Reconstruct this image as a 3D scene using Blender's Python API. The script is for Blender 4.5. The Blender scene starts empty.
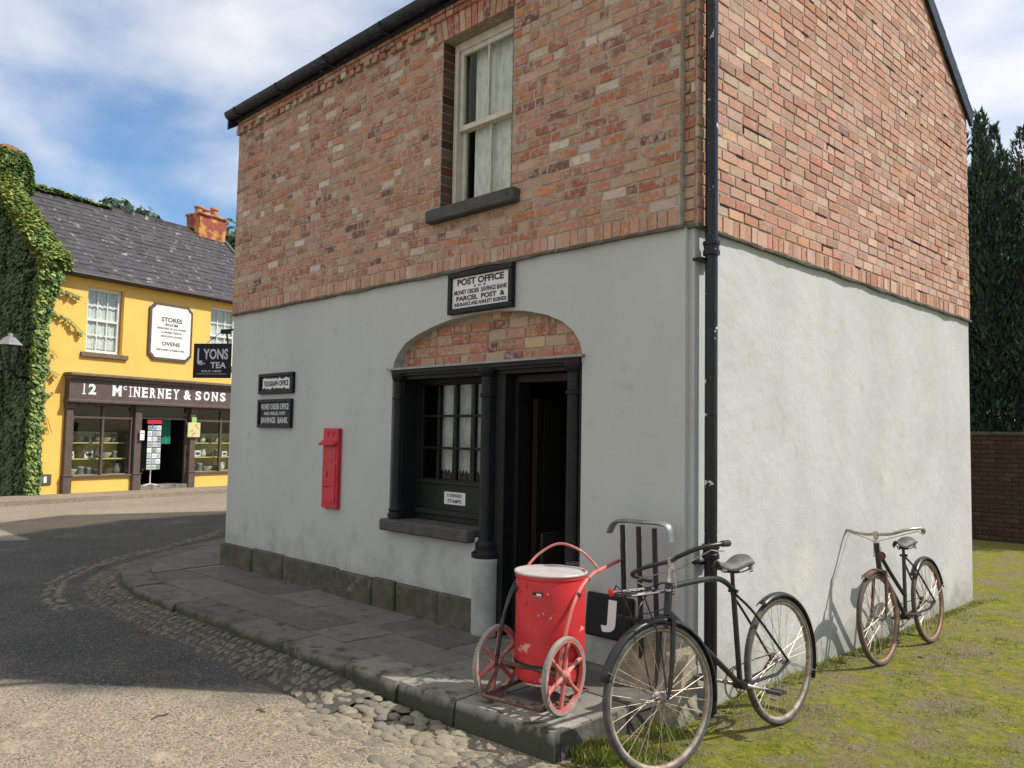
import bpy, bmesh, math, random
from mathutils import Vector, Matrix, noise
from mathutils.geometry import tessellate_polygon
R = math.radians
random.seed(7)
scn = bpy.context.scene
COL = scn.collection

# ------------------------------------------------------------------ camera
f_px, yaw, pit, rol = 818.6, 0.7911, 0.0633, 0.0180
F = Vector((-math.sin(yaw)*math.cos(pit), math.cos(yaw)*math.cos(pit), math.sin(pit)))
R0 = Vector((math.cos(yaw), math.sin(yaw), 0)); U0 = R0.cross(F)
RR = R0*math.cos(rol)+U0*math.sin(rol); UU = RR.cross(F)
cd = bpy.data.cameras.new('camera'); cam = bpy.data.objects.new('camera', cd); COL.objects.link(cam)
m = Matrix((RR, UU, -F)).transposed().to_4x4(); m.translation = Vector((2.6956, -4.1552, 1.6)); cam.matrix_world = m
cd.sensor_width = 36; cd.lens = f_px/1024*36; cd.clip_start = 0.05; cd.clip_end = 2000
scn.camera = cam

# ------------------------------------------------------------------ light
SUN_EL, SUN_AZ = R(49.5), R(39.5)          # azimuth measured from +X towards +Y
w = bpy.data.worlds.new('World'); scn.world = w; w.use_nodes = True
nt = w.node_tree; nt.nodes.clear()
sky = nt.nodes.new('ShaderNodeTexSky'); sky.sky_type = 'NISHITA'; sky.sun_disc = False
sky.sun_elevation = SUN_EL; sky.sun_rotation = R(90)-SUN_AZ; sky.air_density = 1.0; sky.dust_density = .6; sky.ozone_density = 2.0
tc = nt.nodes.new('ShaderNodeTexCoord')
def wn(t, **k):
    n = nt.nodes.new(t)
    for a, b in k.items(): setattr(n, a, b)
    return n
def wl(a, b): nt.links.new(a, b)
def wmath(op, a, b=None, clamp=False):
    n = wn('ShaderNodeMath', operation=op); n.use_clamp = clamp
    for i, v in enumerate((a, b)):
        if v is None: continue
        if isinstance(v, (int, float)): n.inputs[i].default_value = v
        else: wl(v, n.inputs[i])
    return n.outputs[0]
sep = wn('ShaderNodeSeparateXYZ'); wl(tc.outputs['Generated'], sep.inputs[0])
zz = wmath('ADD', wmath('MAXIMUM', sep.outputs[2], 0.0), .30)
comb = wn('ShaderNodeCombineXYZ'); wl(wmath('DIVIDE', sep.outputs[0], zz), comb.inputs[0]); wl(wmath('DIVIDE', sep.outputs[1], zz), comb.inputs[1])
n1 = wn('ShaderNodeTexNoise'); n1.inputs['Scale'].default_value = 2.8; n1.inputs['Detail'].default_value = 8; n1.inputs['Roughness'].default_value = .5; n1.inputs['Distortion'].default_value = .15
wl(comb.outputs[0], n1.inputs['Vector'])
n2 = wn('ShaderNodeTexNoise'); n2.inputs['Scale'].default_value = .8; n2.inputs['Detail'].default_value = 3; wl(comb.outputs[0], n2.inputs['Vector'])
def dirmask(px, py, wid):
    d = (F + RR*((px-512)/f_px) + UU*((384-py)/f_px)).normalized()
    dp = wn('ShaderNodeVectorMath', operation='DOT_PRODUCT'); wl(tc.outputs['Generated'], dp.inputs[0]); dp.inputs[1].default_value = d
    mr = wn('ShaderNodeMapRange'); mr.interpolation_type = 'SMOOTHERSTEP'; wl(dp.outputs['Value'], mr.inputs['Value'])
    mr.inputs['From Min'].default_value = math.cos(wid); mr.inputs['From Max'].default_value = 1
    return mr.outputs[0]
dens = wmath('ADD', wmath('MULTIPLY', n1.outputs['Fac'], 1.0), wmath('MULTIPLY', n2.outputs['Fac'], .35))
bank = wmath('ADD', wmath('MULTIPLY', dirmask(120, -60, .40), .27), wmath('MULTIPLY', dirmask(1080, 130, .42), .5))
bank = wmath('ADD', bank, wmath('MULTIPLY', dirmask(300, 120, .16), .10))
up_ = wn('ShaderNodeMapRange'); wl(sep.outputs[2], up_.inputs['Value']); up_.inputs['From Min'].default_value = .52; up_.inputs['From Max'].default_value = .78
bank = wmath('ADD', bank, wmath('MULTIPLY', up_.outputs[0], .70))  # unseen overhead cloud added to brighten and whiten the fill light
# unseen cloud bank added behind the viewer to fill the shaded front wall
bk_ = wn('ShaderNodeVectorMath', operation='DOT_PRODUCT'); wl(tc.outputs['Generated'], bk_.inputs[0]); bk_.inputs[1].default_value = Vector((-.15, -.93, .33)).normalized()
bm_ = wn('ShaderNodeMapRange'); bm_.interpolation_type = 'SMOOTHSTEP'; wl(bk_.outputs['Value'], bm_.inputs['Value']); bm_.inputs['From Min'].default_value = .25; bm_.inputs['From Max'].default_value = .75
bank = wmath('ADD', bank, wmath('MULTIPLY', bm_.outputs[0], .75))
dens = wmath('ADD', dens, bank)
cr = wn('ShaderNodeMapRange'); cr.interpolation_type = 'SMOOTHSTEP'; wl(dens, cr.inputs['Value'])
cr.inputs['From Min'].default_value = .77; cr.inputs['From Max'].default_value = 1.30
mix = wn('ShaderNodeMix', data_type='RGBA'); wl(wmath('MULTIPLY', cr.outputs[0], .95), mix.inputs['Factor'])
hs = wn('ShaderNodeHueSaturation'); hs.inputs['Saturation'].default_value = 1.18; hs.inputs['Value'].default_value = 1.8; wl(sky.outputs[0], hs.inputs['Color'])
wl(hs.outputs[0], mix.inputs['A']); mix.inputs['B'].default_value = (11.2, 11.2, 11.2, 1)
bg = wn('ShaderNodeBackground'); bg.inputs['Strength'].default_value = .075; wl(mix.outputs['Result'], bg.inputs['Color'])
wo = wn('ShaderNodeOutputWorld'); wl(bg.outputs[0], wo.inputs[0])
sl = bpy.data.lights.new('sun', 'SUN'); sl.energy = 4.7; sl.angle = R(.55); sl.color = (1, .955, .88)
so = bpy.data.objects.new('sun', sl); COL.objects.link(so)
sd = Vector((math.cos(SUN_EL)*math.cos(SUN_AZ), math.cos(SUN_EL)*math.sin(SUN_AZ), math.sin(SUN_EL)))
so.rotation_euler = sd.to_track_quat('Z', 'Y').to_euler(); so.location = sd*30
scn.view_settings.view_transform = 'Standard'; scn.view_settings.look = 'None'
scn.view_settings.exposure = 0.30; scn.view_settings.gamma = 1
scn.render.resolution_x = 1024; scn.render.resolution_y = 768

# ------------------------------------------------------------------ materials
def mat(name, c1, c2=None, scale=6, rough=.8, bump=0, bscale=40, metal=0, attr=False, detail=6, spots=None, streak=None, mid=(.35, .65), spec=.35, bdist=.01, extra=None, trans=0, dirt=None):
    """noise-mixed base colour c1/c2, optional third colour spots=(colour, scale, lo, hi), streak = stretch vector"""
    m = bpy.data.materials.new(name); m.use_nodes = True; t = m.node_tree; N = t.nodes; L = t.links
    b = N['Principled BSDF']; b.inputs['Roughness'].default_value = rough; b.inputs['Metallic'].default_value = metal
    b.inputs['Specular IOR Level'].default_value = spec
    tcn = N.new('ShaderNodeTexCoord'); mp = N.new('ShaderNodeMapping'); L.new(tcn.outputs['Object'], mp.inputs[0])
    if streak: mp.inputs['Scale'].default_value = streak
    def nz(s, d=detail, vec=mp.outputs[0]):
        n = N.new('ShaderNodeTexNoise'); n.inputs['Scale'].default_value = s; n.inputs['Detail'].default_value = d; n.inputs['Roughness'].default_value = .6
        L.new(vec, n.inputs['Vector']); return n.outputs['Fac']
    def rng(v, lo, hi):
        r = N.new('ShaderNodeMapRange'); L.new(v, r.inputs['Value']); r.inputs['From Min'].default_value = lo; r.inputs['From Max'].default_value = hi; return r.outputs[0]
    def mx(fac, a, bb, blend='MIX'):
        n = N.new('ShaderNodeMix'); n.data_type = 'RGBA'; n.blend_type = blend
        for s, v in (('Factor', fac), ('A', a), ('B', bb)):
            if isinstance(v, tuple): n.inputs[s].default_value = (*v, 1)
            elif isinstance(v, (int, float)): n.inputs[s].default_value = v
            else: L.new(v, n.inputs[s])
        return n.outputs['Result']
    out = None
    if attr:
        a = N.new('ShaderNodeAttribute'); a.attribute_name = 'Col'; out = a.outputs['Color']
        if c2 is not None: out = mx(rng(nz(scale), *mid), out, c2)
        if c1 is not None: out = mx(.5, out, mx(rng(nz(scale*2.3), .3, .7), (.8,.8,.8), (1.0,1.0,1.0)), 'MULTIPLY') if c1 == 'mul' else out
    elif c2 is not None: out = mx(rng(nz(scale), *mid), c1, c2)
    if spots:
        for sp in (spots if isinstance(spots, list) else [spots]):
            out = mx(rng(nz(sp[1], 8, tcn.outputs['Object']), sp[2], sp[3]), out if out is not None else c1, sp[0])
    if dirt:                                             # rain splash and grime rising from the ground: (colour, height, strength)
        sz = N.new('ShaderNodeSeparateXYZ'); L.new(tcn.outputs['Object'], sz.inputs[0])
        mz = N.new('ShaderNodeMapRange'); L.new(sz.outputs[2], mz.inputs['Value']); mz.inputs['From Min'].default_value = dirt[1]; mz.inputs['From Max'].default_value = 0; mz.inputs['To Max'].default_value = dirt[3] if len(dirt) > 3 else .45
        ad = N.new('ShaderNodeMath'); ad.operation = 'ADD'; L.new(mz.outputs[0], ad.inputs[0]); L.new(nz(5, 10, tcn.outputs['Object']), ad.inputs[1])
        fc = N.new('ShaderNodeMath'); fc.operation = 'MULTIPLY'; fc.inputs[1].default_value = dirt[2]; L.new(rng(ad.outputs[0], .58, .92), fc.inputs[0])
        out = mx(fc.outputs[0], out, dirt[0])
    if out is None: b.inputs['Base Color'].default_value = (*c1, 1)
    else: L.new(out, b.inputs['Base Color'])
    if bump:
        bp = N.new('ShaderNodeBump'); bp.inputs['Strength'].default_value = bump; bp.inputs['Distance'].default_value = bdist
        L.new(nz(bscale, 8, tcn.outputs['Object']), bp.inputs['Height']); L.new(bp.outputs[0], b.inputs['Normal'])
    if trans:
        tb = N.new('ShaderNodeBsdfTranslucent'); ms = N.new('ShaderNodeMixShader'); ms.inputs[0].default_value = trans
        if out is None: tb.inputs['Color'].default_value = (*c1, 1)
        else: L.new(out, tb.inputs['Color'])
        L.new(b.outputs[0], ms.inputs[1]); L.new(tb.outputs[0], ms.inputs[2]); L.new(ms.outputs[0], N['Material Output'].inputs[0])
    return m
def glass_mat(name, tint=(.9, .93, .92), refl=.12):
    m = bpy.data.materials.new(name); m.use_nodes = True; N = m.node_tree.nodes; L = m.node_tree.links; N.clear()
    o = N.new('ShaderNodeOutputMaterial'); t = N.new('ShaderNodeBsdfTransparent'); t.inputs[0].default_value = (*tint, 1)
    g = N.new('ShaderNodeBsdfGlossy'); g.inputs['Roughness'].default_value = .02; lw = N.new('ShaderNodeLayerWeight'); lw.inputs[0].default_value = .5; pw = N.new('ShaderNodeMath'); pw.operation = 'POWER'; pw.inputs[1].default_value = 5; L.new(lw.outputs['Facing'], pw.inputs[0]); fr = N.new('ShaderNodeMath'); fr.operation = 'MULTIPLY_ADD'; fr.inputs[1].default_value = .6; fr.inputs[2].default_value = .018; L.new(pw.outputs[0], fr.inputs[0])
    bp = N.new('ShaderNodeBump'); bp.inputs['Strength'].default_value = .08; bp.inputs['Distance'].default_value = .02
    nzz = N.new('ShaderNodeTexNoise'); nzz.inputs['Scale'].default_value = 4; L.new(nzz.outputs['Fac'], bp.inputs['Height']); L.new(bp.outputs[0], g.inputs['Normal'])
    s = N.new('ShaderNodeMixShader'); L.new(fr.outputs[0], s.inputs[0]); L.new(t.outputs[0], s.inputs[1]); L.new(g.outputs[0], s.inputs[2]); L.new(s.outputs[0], o.inputs[0])
    return m
M = {}
SM = [((.42, .34, .27), 13, .58, .76), ((.13, .085, .06), 21, .66, .74)]
M['brick'] = mat('brick', 'mul', (.48, .31, .235), scale=28, attr=True, rough=.92, bump=1, bscale=60, bdist=.007, mid=(.50, .85), spec=.2, spots=SM)
M['brick_front'] = mat('brick_front', 'mul', (.42, .30, .22), scale=26, attr=True, rough=.92, bump=1, bscale=60, bdist=.007, mid=(.46, .72), spec=.2, spots=[((.38, .315, .25), 13, .52, .72), ((.10, .065, .05), 20, .65, .73)])
M['mortar'] = mat('mortar', (.36, .31, .25), (.23, .185, .145), scale=17, rough=.95, bump=.6, bscale=120, bdist=.004)
M['plaster'] = mat('plaster', (.46, .45, .425), (.395, .39, .365), scale=1.6, rough=.9, bump=.45, bscale=8, bdist=.02, spots=[((.41, .405, .38), 2.2, .60, .86), ((.55, .51, .41), 1.1, .60, .85), ((.30, .29, .26), 26, .70, .76)], spec=.2, dirt=((.20, .20, .13), .38, .6))
M['plaster_front'] = mat('plaster_front', (.415, .435, .415), (.375, .392, .375), scale=1.2, rough=.88, bump=.35, bscale=7, bdist=.012, spots=[((.33, .345, .325), 1.9, .60, .86), ((.28, .27, .24), 24, .70, .76)], spec=.2, streak=(1, 1, .45), dirt=((.16, .155, .13), .8, .55))
M['plinth'] = mat('plinth', (.055, .05, .038), (.10, .09, .065), scale=8, rough=.9, bump=.8, bscale=22, spots=[((.05, .06, .025), 6, .5, .62), ((.22, .20, .15), 5, .62, .72)])
M['black'] = mat('black_paint', (.007, .0075, .008), (.012, .0125, .013), scale=12, rough=.5, bump=.15, bscale=30, spec=.2)
M['gutter'] = mat('gutter_paint', (.012, .014, .018), (.03, .034, .04), scale=16, rough=.5, bump=.5, bscale=30, spec=.2, spots=[((.25, .25, .24), 17, .65, .70)])
M['pipe'] = mat('pipe_paint', (.007, .0075, .009), (.012, .013, .015), scale=8, rough=.33, bump=.35, bscale=22, spots=[((.6, .6, .58), 11, .655, .67)], spec=.3)
M['green_black'] = mat('dark_green_paint', (.014, .018, .016), (.02, .024, .021), scale=5, rough=.5, bump=.1, spec=.2)
M['stone'] = mat('stone_sill', (.13, .12, .10), (.08, .075, .065), scale=9, rough=.9, bump=.8, bscale=35, spots=((.25, .24, .21), 12, .62, .72))
M['dark_stone'] = mat('dark_stone_sill', (.05, .048, .045), (.08, .076, .07), scale=9, rough=.9, bump=.8, bscale=35)
M['jostle'] = mat('corner_stone', (.32, .28, .20), (.18, .16, .11), scale=10, rough=.95, bump=1, bscale=50, spots=((.10, .10, .05), 5, .60, .72))
M['flag'] = mat('flagstone', 'mul', (.19, .18, .155), attr=True, scale=4, rough=.75, bump=.9, bscale=16, bdist=.016, spots=[((.07, .07, .05), 7, .54, .70), ((.22, .21, .18), 14, .64, .70)], mid=(.5, .85))
M['kerb'] = mat('kerbstone', (.24, .22, .18), (.11, .10, .082), scale=2.5, rough=.92, bump=.7, bscale=30, bdist=.010, spots=[((.05, .05, .025), 9, .52, .64), ((.08, .10, .03), 4, .62, .72)])
M['kerb_edge'] = mat('kerb_edge', 'mul', (.10, .095, .07), attr=True, scale=6, rough=.92, bump=.7, bscale=30, bdist=.010, mid=(.5, .8), spots=[((.045, .047, .022), 8, .53, .64), ((.07, .09, .028), 4, .62, .72)], dirt=((.035, .04, .02), .150, .95, 1.1))
M['cobble'] = mat('cobble', 'mul', (.20, .175, .13), attr=True, scale=14, rough=.92, bump=1, bscale=45, bdist=.010, spots=[((.10, .09, .06), 18, .58, .70)])
M['cream'] = mat('cream_paint', (.52, .50, .42), (.42, .40, .33), scale=9, rough=.5, bump=.2)
M['white'] = mat('white_paint', (.72, .72, .68), (.62, .61, .56), scale=11, rough=.5)
M['red'] = mat('red_paint', (.58, .028, .034), (.45, .022, .028), scale=6, rough=.42, bump=.15, bscale=25, spots=[((.60, .30, .27), 6.5, .635, .66), ((.28, .05, .04), 12, .64, .68), ((.45, .33, .30), 20, .68, .71)], spec=.5)
M['red_worn'] = mat('red_worn_paint', (.50, .10, .09), (.42, .17, .14), scale=14, rough=.6, bump=.3, spots=((.40, .33, .28), 18, .60, .66))
M['postred'] = mat('post_red', (.50, .02, .035), (.40, .015, .03), scale=8, rough=.45)
M['zinc'] = mat('zinc_lid', (.50, .46, .44), (.40, .36, .34), scale=12, rough=.5, metal=.2, spots=((.45, .10, .08), 10, .64, .68))
M['tyre'] = mat('rubber', (.045, .042, .04), (.09, .085, .075), scale=20, rough=.8)
M['tyre_grey'] = mat('worn_rubber', (.18, .17, .15), (.27, .25, .22), scale=18, rough=.85)
M['rust'] = mat('rust', (.15, .065, .04), (.07, .04, .03), scale=30, rough=.8, bump=.4, bscale=80)
M['rim'] = mat('wheel_rim', (.34, .30, .24), (.20, .13, .09), scale=18, rough=.6, metal=.2)
M['chrome'] = mat('worn_chrome', (.5, .49, .46), (.30, .22, .17), scale=25, rough=.35, metal=.8)
M['spoke'] = mat('spoke_steel', (.5, .45, .38), (.32, .22, .15), scale=30, rough=.45, metal=.4)
M['bikeblack'] = mat('bicycle_enamel', (.010, .010, .011), (.02, .018, .017), scale=22, rough=.36, spots=((.14, .075, .045), 26, .68, .72), spec=.45)
M['saddle'] = mat('saddle_leather', (.10, .10, .08), (.05, .05, .04), scale=20, rough=.55, bump=.3)
M['grip'] = mat('grip_rubber', (.025, .022, .02), (.28, .06, .04), scale=9, rough=.6, mid=(.55, .6))
M['slate'] = mat('slate', 'mul', (.065, .058, .062), attr=True, scale=3, rough=.72, bump=.5, bscale=40, spots=[((.26, .24, .23), 5.5, .60, .68)], mid=(.4, .7))
M['yellow'] = mat('yellow_render', (.80, .475, .115), (.75, .43, .095), scale=1.6, rough=.85, bump=.3, bscale=12)
M['brown'] = mat('brown_paint', (.085, .058, .048), (.11, .08, .068), scale=8, rough=.5, bump=.1)
M['brown_dark'] = mat('brown_dark', (.022, .015, .013), rough=.5)
M['brown_sill'] = mat('weathered_sill', (.18, .13, .085), (.12, .09, .06), scale=8, rough=.85)
M['shelf'] = mat('shelf_cream', (.62, .52, .25), (.55, .46, .22), scale=4, rough=.7)
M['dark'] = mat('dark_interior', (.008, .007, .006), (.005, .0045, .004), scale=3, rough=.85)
M['inner'] = mat('inner_grey', (.05, .05, .044), (.035, .035, .03), scale=5, rough=.7)
M['lace'] = mat('lace', (.88, .86, .79), (.68, .67, .61), scale=26, rough=.95, streak=(1, 1, .35), mid=(.40, .62), trans=.12)
M['paper'] = mat('paper', (.66, .66, .62), (.52, .53, .50), scale=9, rough=.85, spots=((.25, .25, .24), 16, .60, .68))
M['ink'] = mat('ink_black', (.02, .02, .022), rough=.6)
M['letter_white'] = mat('letter_white', (.74, .73, .70), rough=.5)
M['letter_grey'] = mat('letter_grey', (.48, .50, .50), (.34, .36, .36), scale=40, rough=.6)
M['sign_black'] = mat('sign_black', (.009, .0095, .011), rough=.5, spec=.2)
M['sign_navy'] = mat('sign_navy', (.006, .006, .016), (.009, .008, .014), scale=6, rough=.5, spec=.2)
M['sign_silver'] = mat('sign_silver', (.45, .46, .50), rough=.45)
M['enamel'] = mat('enamel_white', (.62, .63, .61), (.54, .55, .53), scale=7, rough=.4, spots=((.30, .28, .26), 18, .66, .70))
M['leaf'] = mat('leaf', 'mul', None, attr=True, rough=.5, scale=3, trans=.25, spec=.4)
M['needle'] = mat('needle_foliage', 'mul', None, attr=True, rough=.6, scale=3, trans=.1, spec=.25)
M['bark'] = mat('bark', (.10, .075, .05), (.06, .045, .035), scale=14, rough=.95, bump=1, bscale=20, streak=(1, 1, .2))
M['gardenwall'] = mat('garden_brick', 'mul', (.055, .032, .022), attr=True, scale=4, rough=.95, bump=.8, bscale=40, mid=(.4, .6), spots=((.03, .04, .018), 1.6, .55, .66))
M['potclay'] = mat('terracotta', (.42, .20, .10), (.30, .14, .08), scale=8, rough=.85)
M['chimney'] = mat('chimney_render', (.55, .27, .07), (.26, .065, .045), scale=3.2, rough=.9, bump=.5, bscale=14, mid=(.40, .54), spots=((.45, .38, .13), 4, .62, .72))
M['steel'] = mat('grey_steel', (.20, .20, .205), (.27, .27, .27), scale=9, rough=.45, metal=.5)
M['ceramic'] = mat('ceramic', (.62, .60, .52), (.48, .44, .36), scale=20, rough=.4)
M['tin'] = mat('dark_tin', (.10, .10, .10), (.16, .15, .14), scale=20, rough=.5)
M['wicker'] = mat('wicker', (.20, .13, .07), (.12, .08, .04), scale=50, rough=.9, bump=1, bscale=90)
M['glass'] = glass_mat('window_glass')
M['notice_green'] = mat('notice_green', (.25, .50, .14), rough=.6)
M['teal'] = mat('teal_cloth', (.03, .22, .17), rough=.8)

# ------------------------------------------------------------------ mesh helpers
def tag(o, label=None, cat=None, group=None, kind=None):
    if label: o['label'] = label
    if cat: o['category'] = cat
    if group: o['group'] = group
    if kind: o['kind'] = kind
    return o
def root(name, loc=(0, 0, 0), rot=(0, 0, 0), label=None, cat=None, group=None):
    o = bpy.data.objects.new(name, None); o.empty_display_size = .1; COL.objects.link(o); o.location = loc; o.rotation_euler = rot
    return tag(o, label, cat, group)
def V(*a): return Vector(a)
class MB:
    def __init__(s, off=(0, 0, 0)): s.v = []; s.f = []; s.c = []; s.off = Vector(off)
    def add(s, vs, fs, c=None):
        n = len(s.v); s.v += [tuple(Vector(v)-s.off) for v in vs]; s.f += [tuple(i+n for i in f) for f in fs]; s.c += [c]*len(fs)
    def box(s, x0, x1, y0, y1, z0, z1, c=None, M4=None, jit=0):
        vs = [Vector(p) for p in ((x0, y0, z0), (x1, y0, z0), (x1, y1, z0), (x0, y1, z0), (x0, y0, z1), (x1, y0, z1), (x1, y1, z1), (x0, y1, z1))]
        if jit: vs = [v+Vector([random.uniform(-jit, jit) for _ in range(3)]) for v in vs]
        if M4 is not None: vs = [M4 @ v for v in vs]
        s.add(vs, [(0, 3, 2, 1), (4, 5, 6, 7), (0, 1, 5, 4), (1, 2, 6, 5), (2, 3, 7, 6), (3, 0, 4, 7)], c)
    def cbox(s, x0, x1, y0, y1, z0, z1, ch=.01, c=None, M4=None):
        """box with chamfered edges"""
        bm = bmesh.new(); bmesh.ops.create_cube(bm, size=1)
        for v in bm.verts: v.co = Vector(((x0+x1)/2+v.co.x*(x1-x0), (y0+y1)/2+v.co.y*(y1-y0), (z0+z1)/2+v.co.z*(z1-z0)))
        bmesh.ops.bevel(bm, geom=bm.edges[:], offset=ch, segments=1, affect='EDGES')
        s.bm(bm, c, M4)
    def bm(s, bm, c=None, M4=None):
        bm.verts.index_update()
        vs = [(M4 @ v.co if M4 is not None else v.co.copy()) for v in bm.verts]
        s.add(vs, [tuple(v.index for v in f.verts) for f in bm.faces], c); bm.free()
    def tube(s, pts, r, n=8, closed=False, caps=True, c=None):
        pts = [Vector(p) for p in pts]; k = len(pts); rs = r if isinstance(r, (list, tuple)) else [r]*k
        vs = []; fs = []; prev = None
        for i, p in enumerate(pts):
            if closed: t = pts[(i+1) % k]-pts[i-1]
            else: t = pts[min(i+1, k-1)]-pts[max(i-1, 0)]
            t.normalize()
            if prev is None:
                a = Vector((0, 0, 1)) if abs(t.z) < .9 else Vector((1, 0, 0)); u = t.cross(a).normalized()
            else: u = (prev - t*prev.dot(t)).normalized()
            prev = u; vv = t.cross(u)
            vs += [p+(u*math.cos(2*math.pi*j/n)+vv*math.sin(2*math.pi*j/n))*rs[i] for j in range(n)]
        for i in range(k if closed else k-1):
            a = i*n; b = ((i+1) % k)*n
            for j in range(n): fs.append((a+j, a+(j+1) % n, b+(j+1) % n, b+j))
        if caps and not closed: fs.append(tuple(range(n))[::-1]); fs.append(tuple((k-1)*n+j for j in range(n)))
        s.add(vs, fs, c)
    def lathe(s, prof, o=(0, 0, 0), ax='Z', n=24, c=None, M4=None):
        vs = []; fs = []; o = Vector(o)
        for r, h in prof:
            for j in range(n):
                a = 2*math.pi*j/n; x, y = r*math.cos(a), r*math.sin(a)
                p = {'Z': (x, y, h), 'Y': (x, h, y), 'X': (h, x, y)}[ax]
                p = Vector(p)+o
                vs.append(M4 @ p if M4 is not None else p)
        for i in range(len(prof)-1):
            for j in range(n): fs.append((i*n+j, i*n+(j+1) % n, (i+1)*n+(j+1) % n, (i+1)*n+j))
        if prof[0][0] > 1e-5: fs.append(tuple(range(n))[::-1])
        if prof[-1][0] > 1e-5: fs.append(tuple((len(prof)-1)*n+j for j in range(n)))
        s.add(vs, fs, c)
    def prism(s, loops, mp, d0, d1, c=None):
        """loops: list of 2d loops (outer, holes), mp(u,v,d)->3d"""
        tris = tessellate_polygon([[Vector((u, v, 0)) for u, v in lp] for lp in loops])
        flat = [p for lp in loops for p in lp]; n = len(flat)
        vs = [mp(u, v, d0) for u, v in flat]+[mp(u, v, d1) for u, v in flat]
        fs = [tuple(t) for t in tris]+[tuple(i+n for i in t)[::-1] for t in tris]
        b = 0
        for lp in loops:
            k = len(lp)
            for i in range(k): j = (i+1) % k; fs.append((b+i, b+j, b+j+n, b+i+n))
            b += k
        s.add(vs, fs, c)
    def ball(s, o, rx, ry, rz, sub=1, c=None, jit=0, M4=None, cut=None):
        bm = bmesh.new(); bmesh.ops.create_icosphere(bm, subdivisions=sub, radius=1)
        for v in bm.verts:
            k = 1+random.uniform(-jit, jit); v.co = Vector((v.co.x*rx*k, v.co.y*ry*k, v.co.z*rz*k))
            if M4 is not None: v.co = M4 @ v.co
            v.co += Vector(o)
        s.bm(bm, c)
    def build(s, name, m, parent=None, smooth=0, fix=True, **tg):
        me = bpy.data.meshes.new(name); me.from_pydata(s.v, [], s.f)
        if any(x is not None for x in s.c):
            a = me.color_attributes.new('Col', 'FLOAT_COLOR', 'CORNER')
            for p in me.polygons:
                cc = s.c[p.index] or (.3, .3, .3)
                for li in p.loop_indices: a.data[li].color = (cc[0], cc[1], cc[2], 1)
        if fix:
            bm = bmesh.new(); bm.from_mesh(me); bmesh.ops.recalc_face_normals(bm, faces=bm.faces); bm.to_mesh(me); bm.free()
        if smooth:
            for p in me.polygons: p.use_smooth = True
            me.set_sharp_from_angle(angle=R(smooth))
        me.materials.append(M[m] if isinstance(m, str) else m)
        o = bpy.data.objects.new(name, me); COL.objects.link(o)
        if parent is not None: o.parent = parent
        if tg: tag(o, **tg)
        return o
def text_geo(s, height=.1, width=None, bold=.0, ext=.002, spacing=1.0):
    cu = bpy.data.curves.new('t', 'FONT'); cu.body = s; cu.size = 1; cu.offset = bold; cu.extrude = 0; cu.resolution_u = 3; cu.space_character = spacing
    ob = bpy.data.objects.new('t', cu); COL.objects.link(ob); dg = bpy.context.evaluated_depsgraph_get(); dg.update()
    me = bpy.data.meshes.new_from_object(ob.evaluated_get(dg))
    bm = bmesh.new(); bm.from_mesh(me); bmesh.ops.remove_doubles(bm, verts=bm.verts[:], dist=1e-5)
    r = bmesh.ops.extrude_face_region(bm, geom=bm.faces[:]); 
    for v in [g for g in r['geom'] if isinstance(g, bmesh.types.BMVert)]: v.co.z = 1
    xs = [v.co.x for v in bm.verts]; ys = [v.co.y for v in bm.verts]
    x0, x1, y0, y1 = min(xs), max(xs), min(ys), max(ys)
    sy = height/max(y1-y0, 1e-5); sx = (width/(x1-x0)) if width else sy
    for v in bm.verts: v.co = Vector(((v.co.x-(x0+x1)/2)*sx, (v.co.y-(y0+y1)/2)*sy, v.co.z*ext))
    bpy.data.objects.remove(ob); bpy.data.curves.remove(cu); bpy.data.meshes.remove(me)
    return bm
def put_text(mb, s, u, v, height, width=None, d=0, bold=.02, frame=None, ext=.003, spacing=1.0):
    """frame: (origin, udir, vdir, ndir); text centred at u,v on plane offset d along ndir"""
    o, ud, vd, nd = frame
    mm = Matrix((ud, vd, nd)).transposed().to_4x4(); mm.translation = o+ud*u+vd*v+nd*d
    mb.bm(text_geo(s, height, width, bold, ext, spacing), None, mm)
FRONT = lambda y=0: (V(0, y, 0), V(1, 0, 0), V(0, 0, 1), V(0, -1, 0))
def mpF(u, v, d): return Vector((u, d, v))
def mpS(u, v, d): return Vector((d, u, v))

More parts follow.
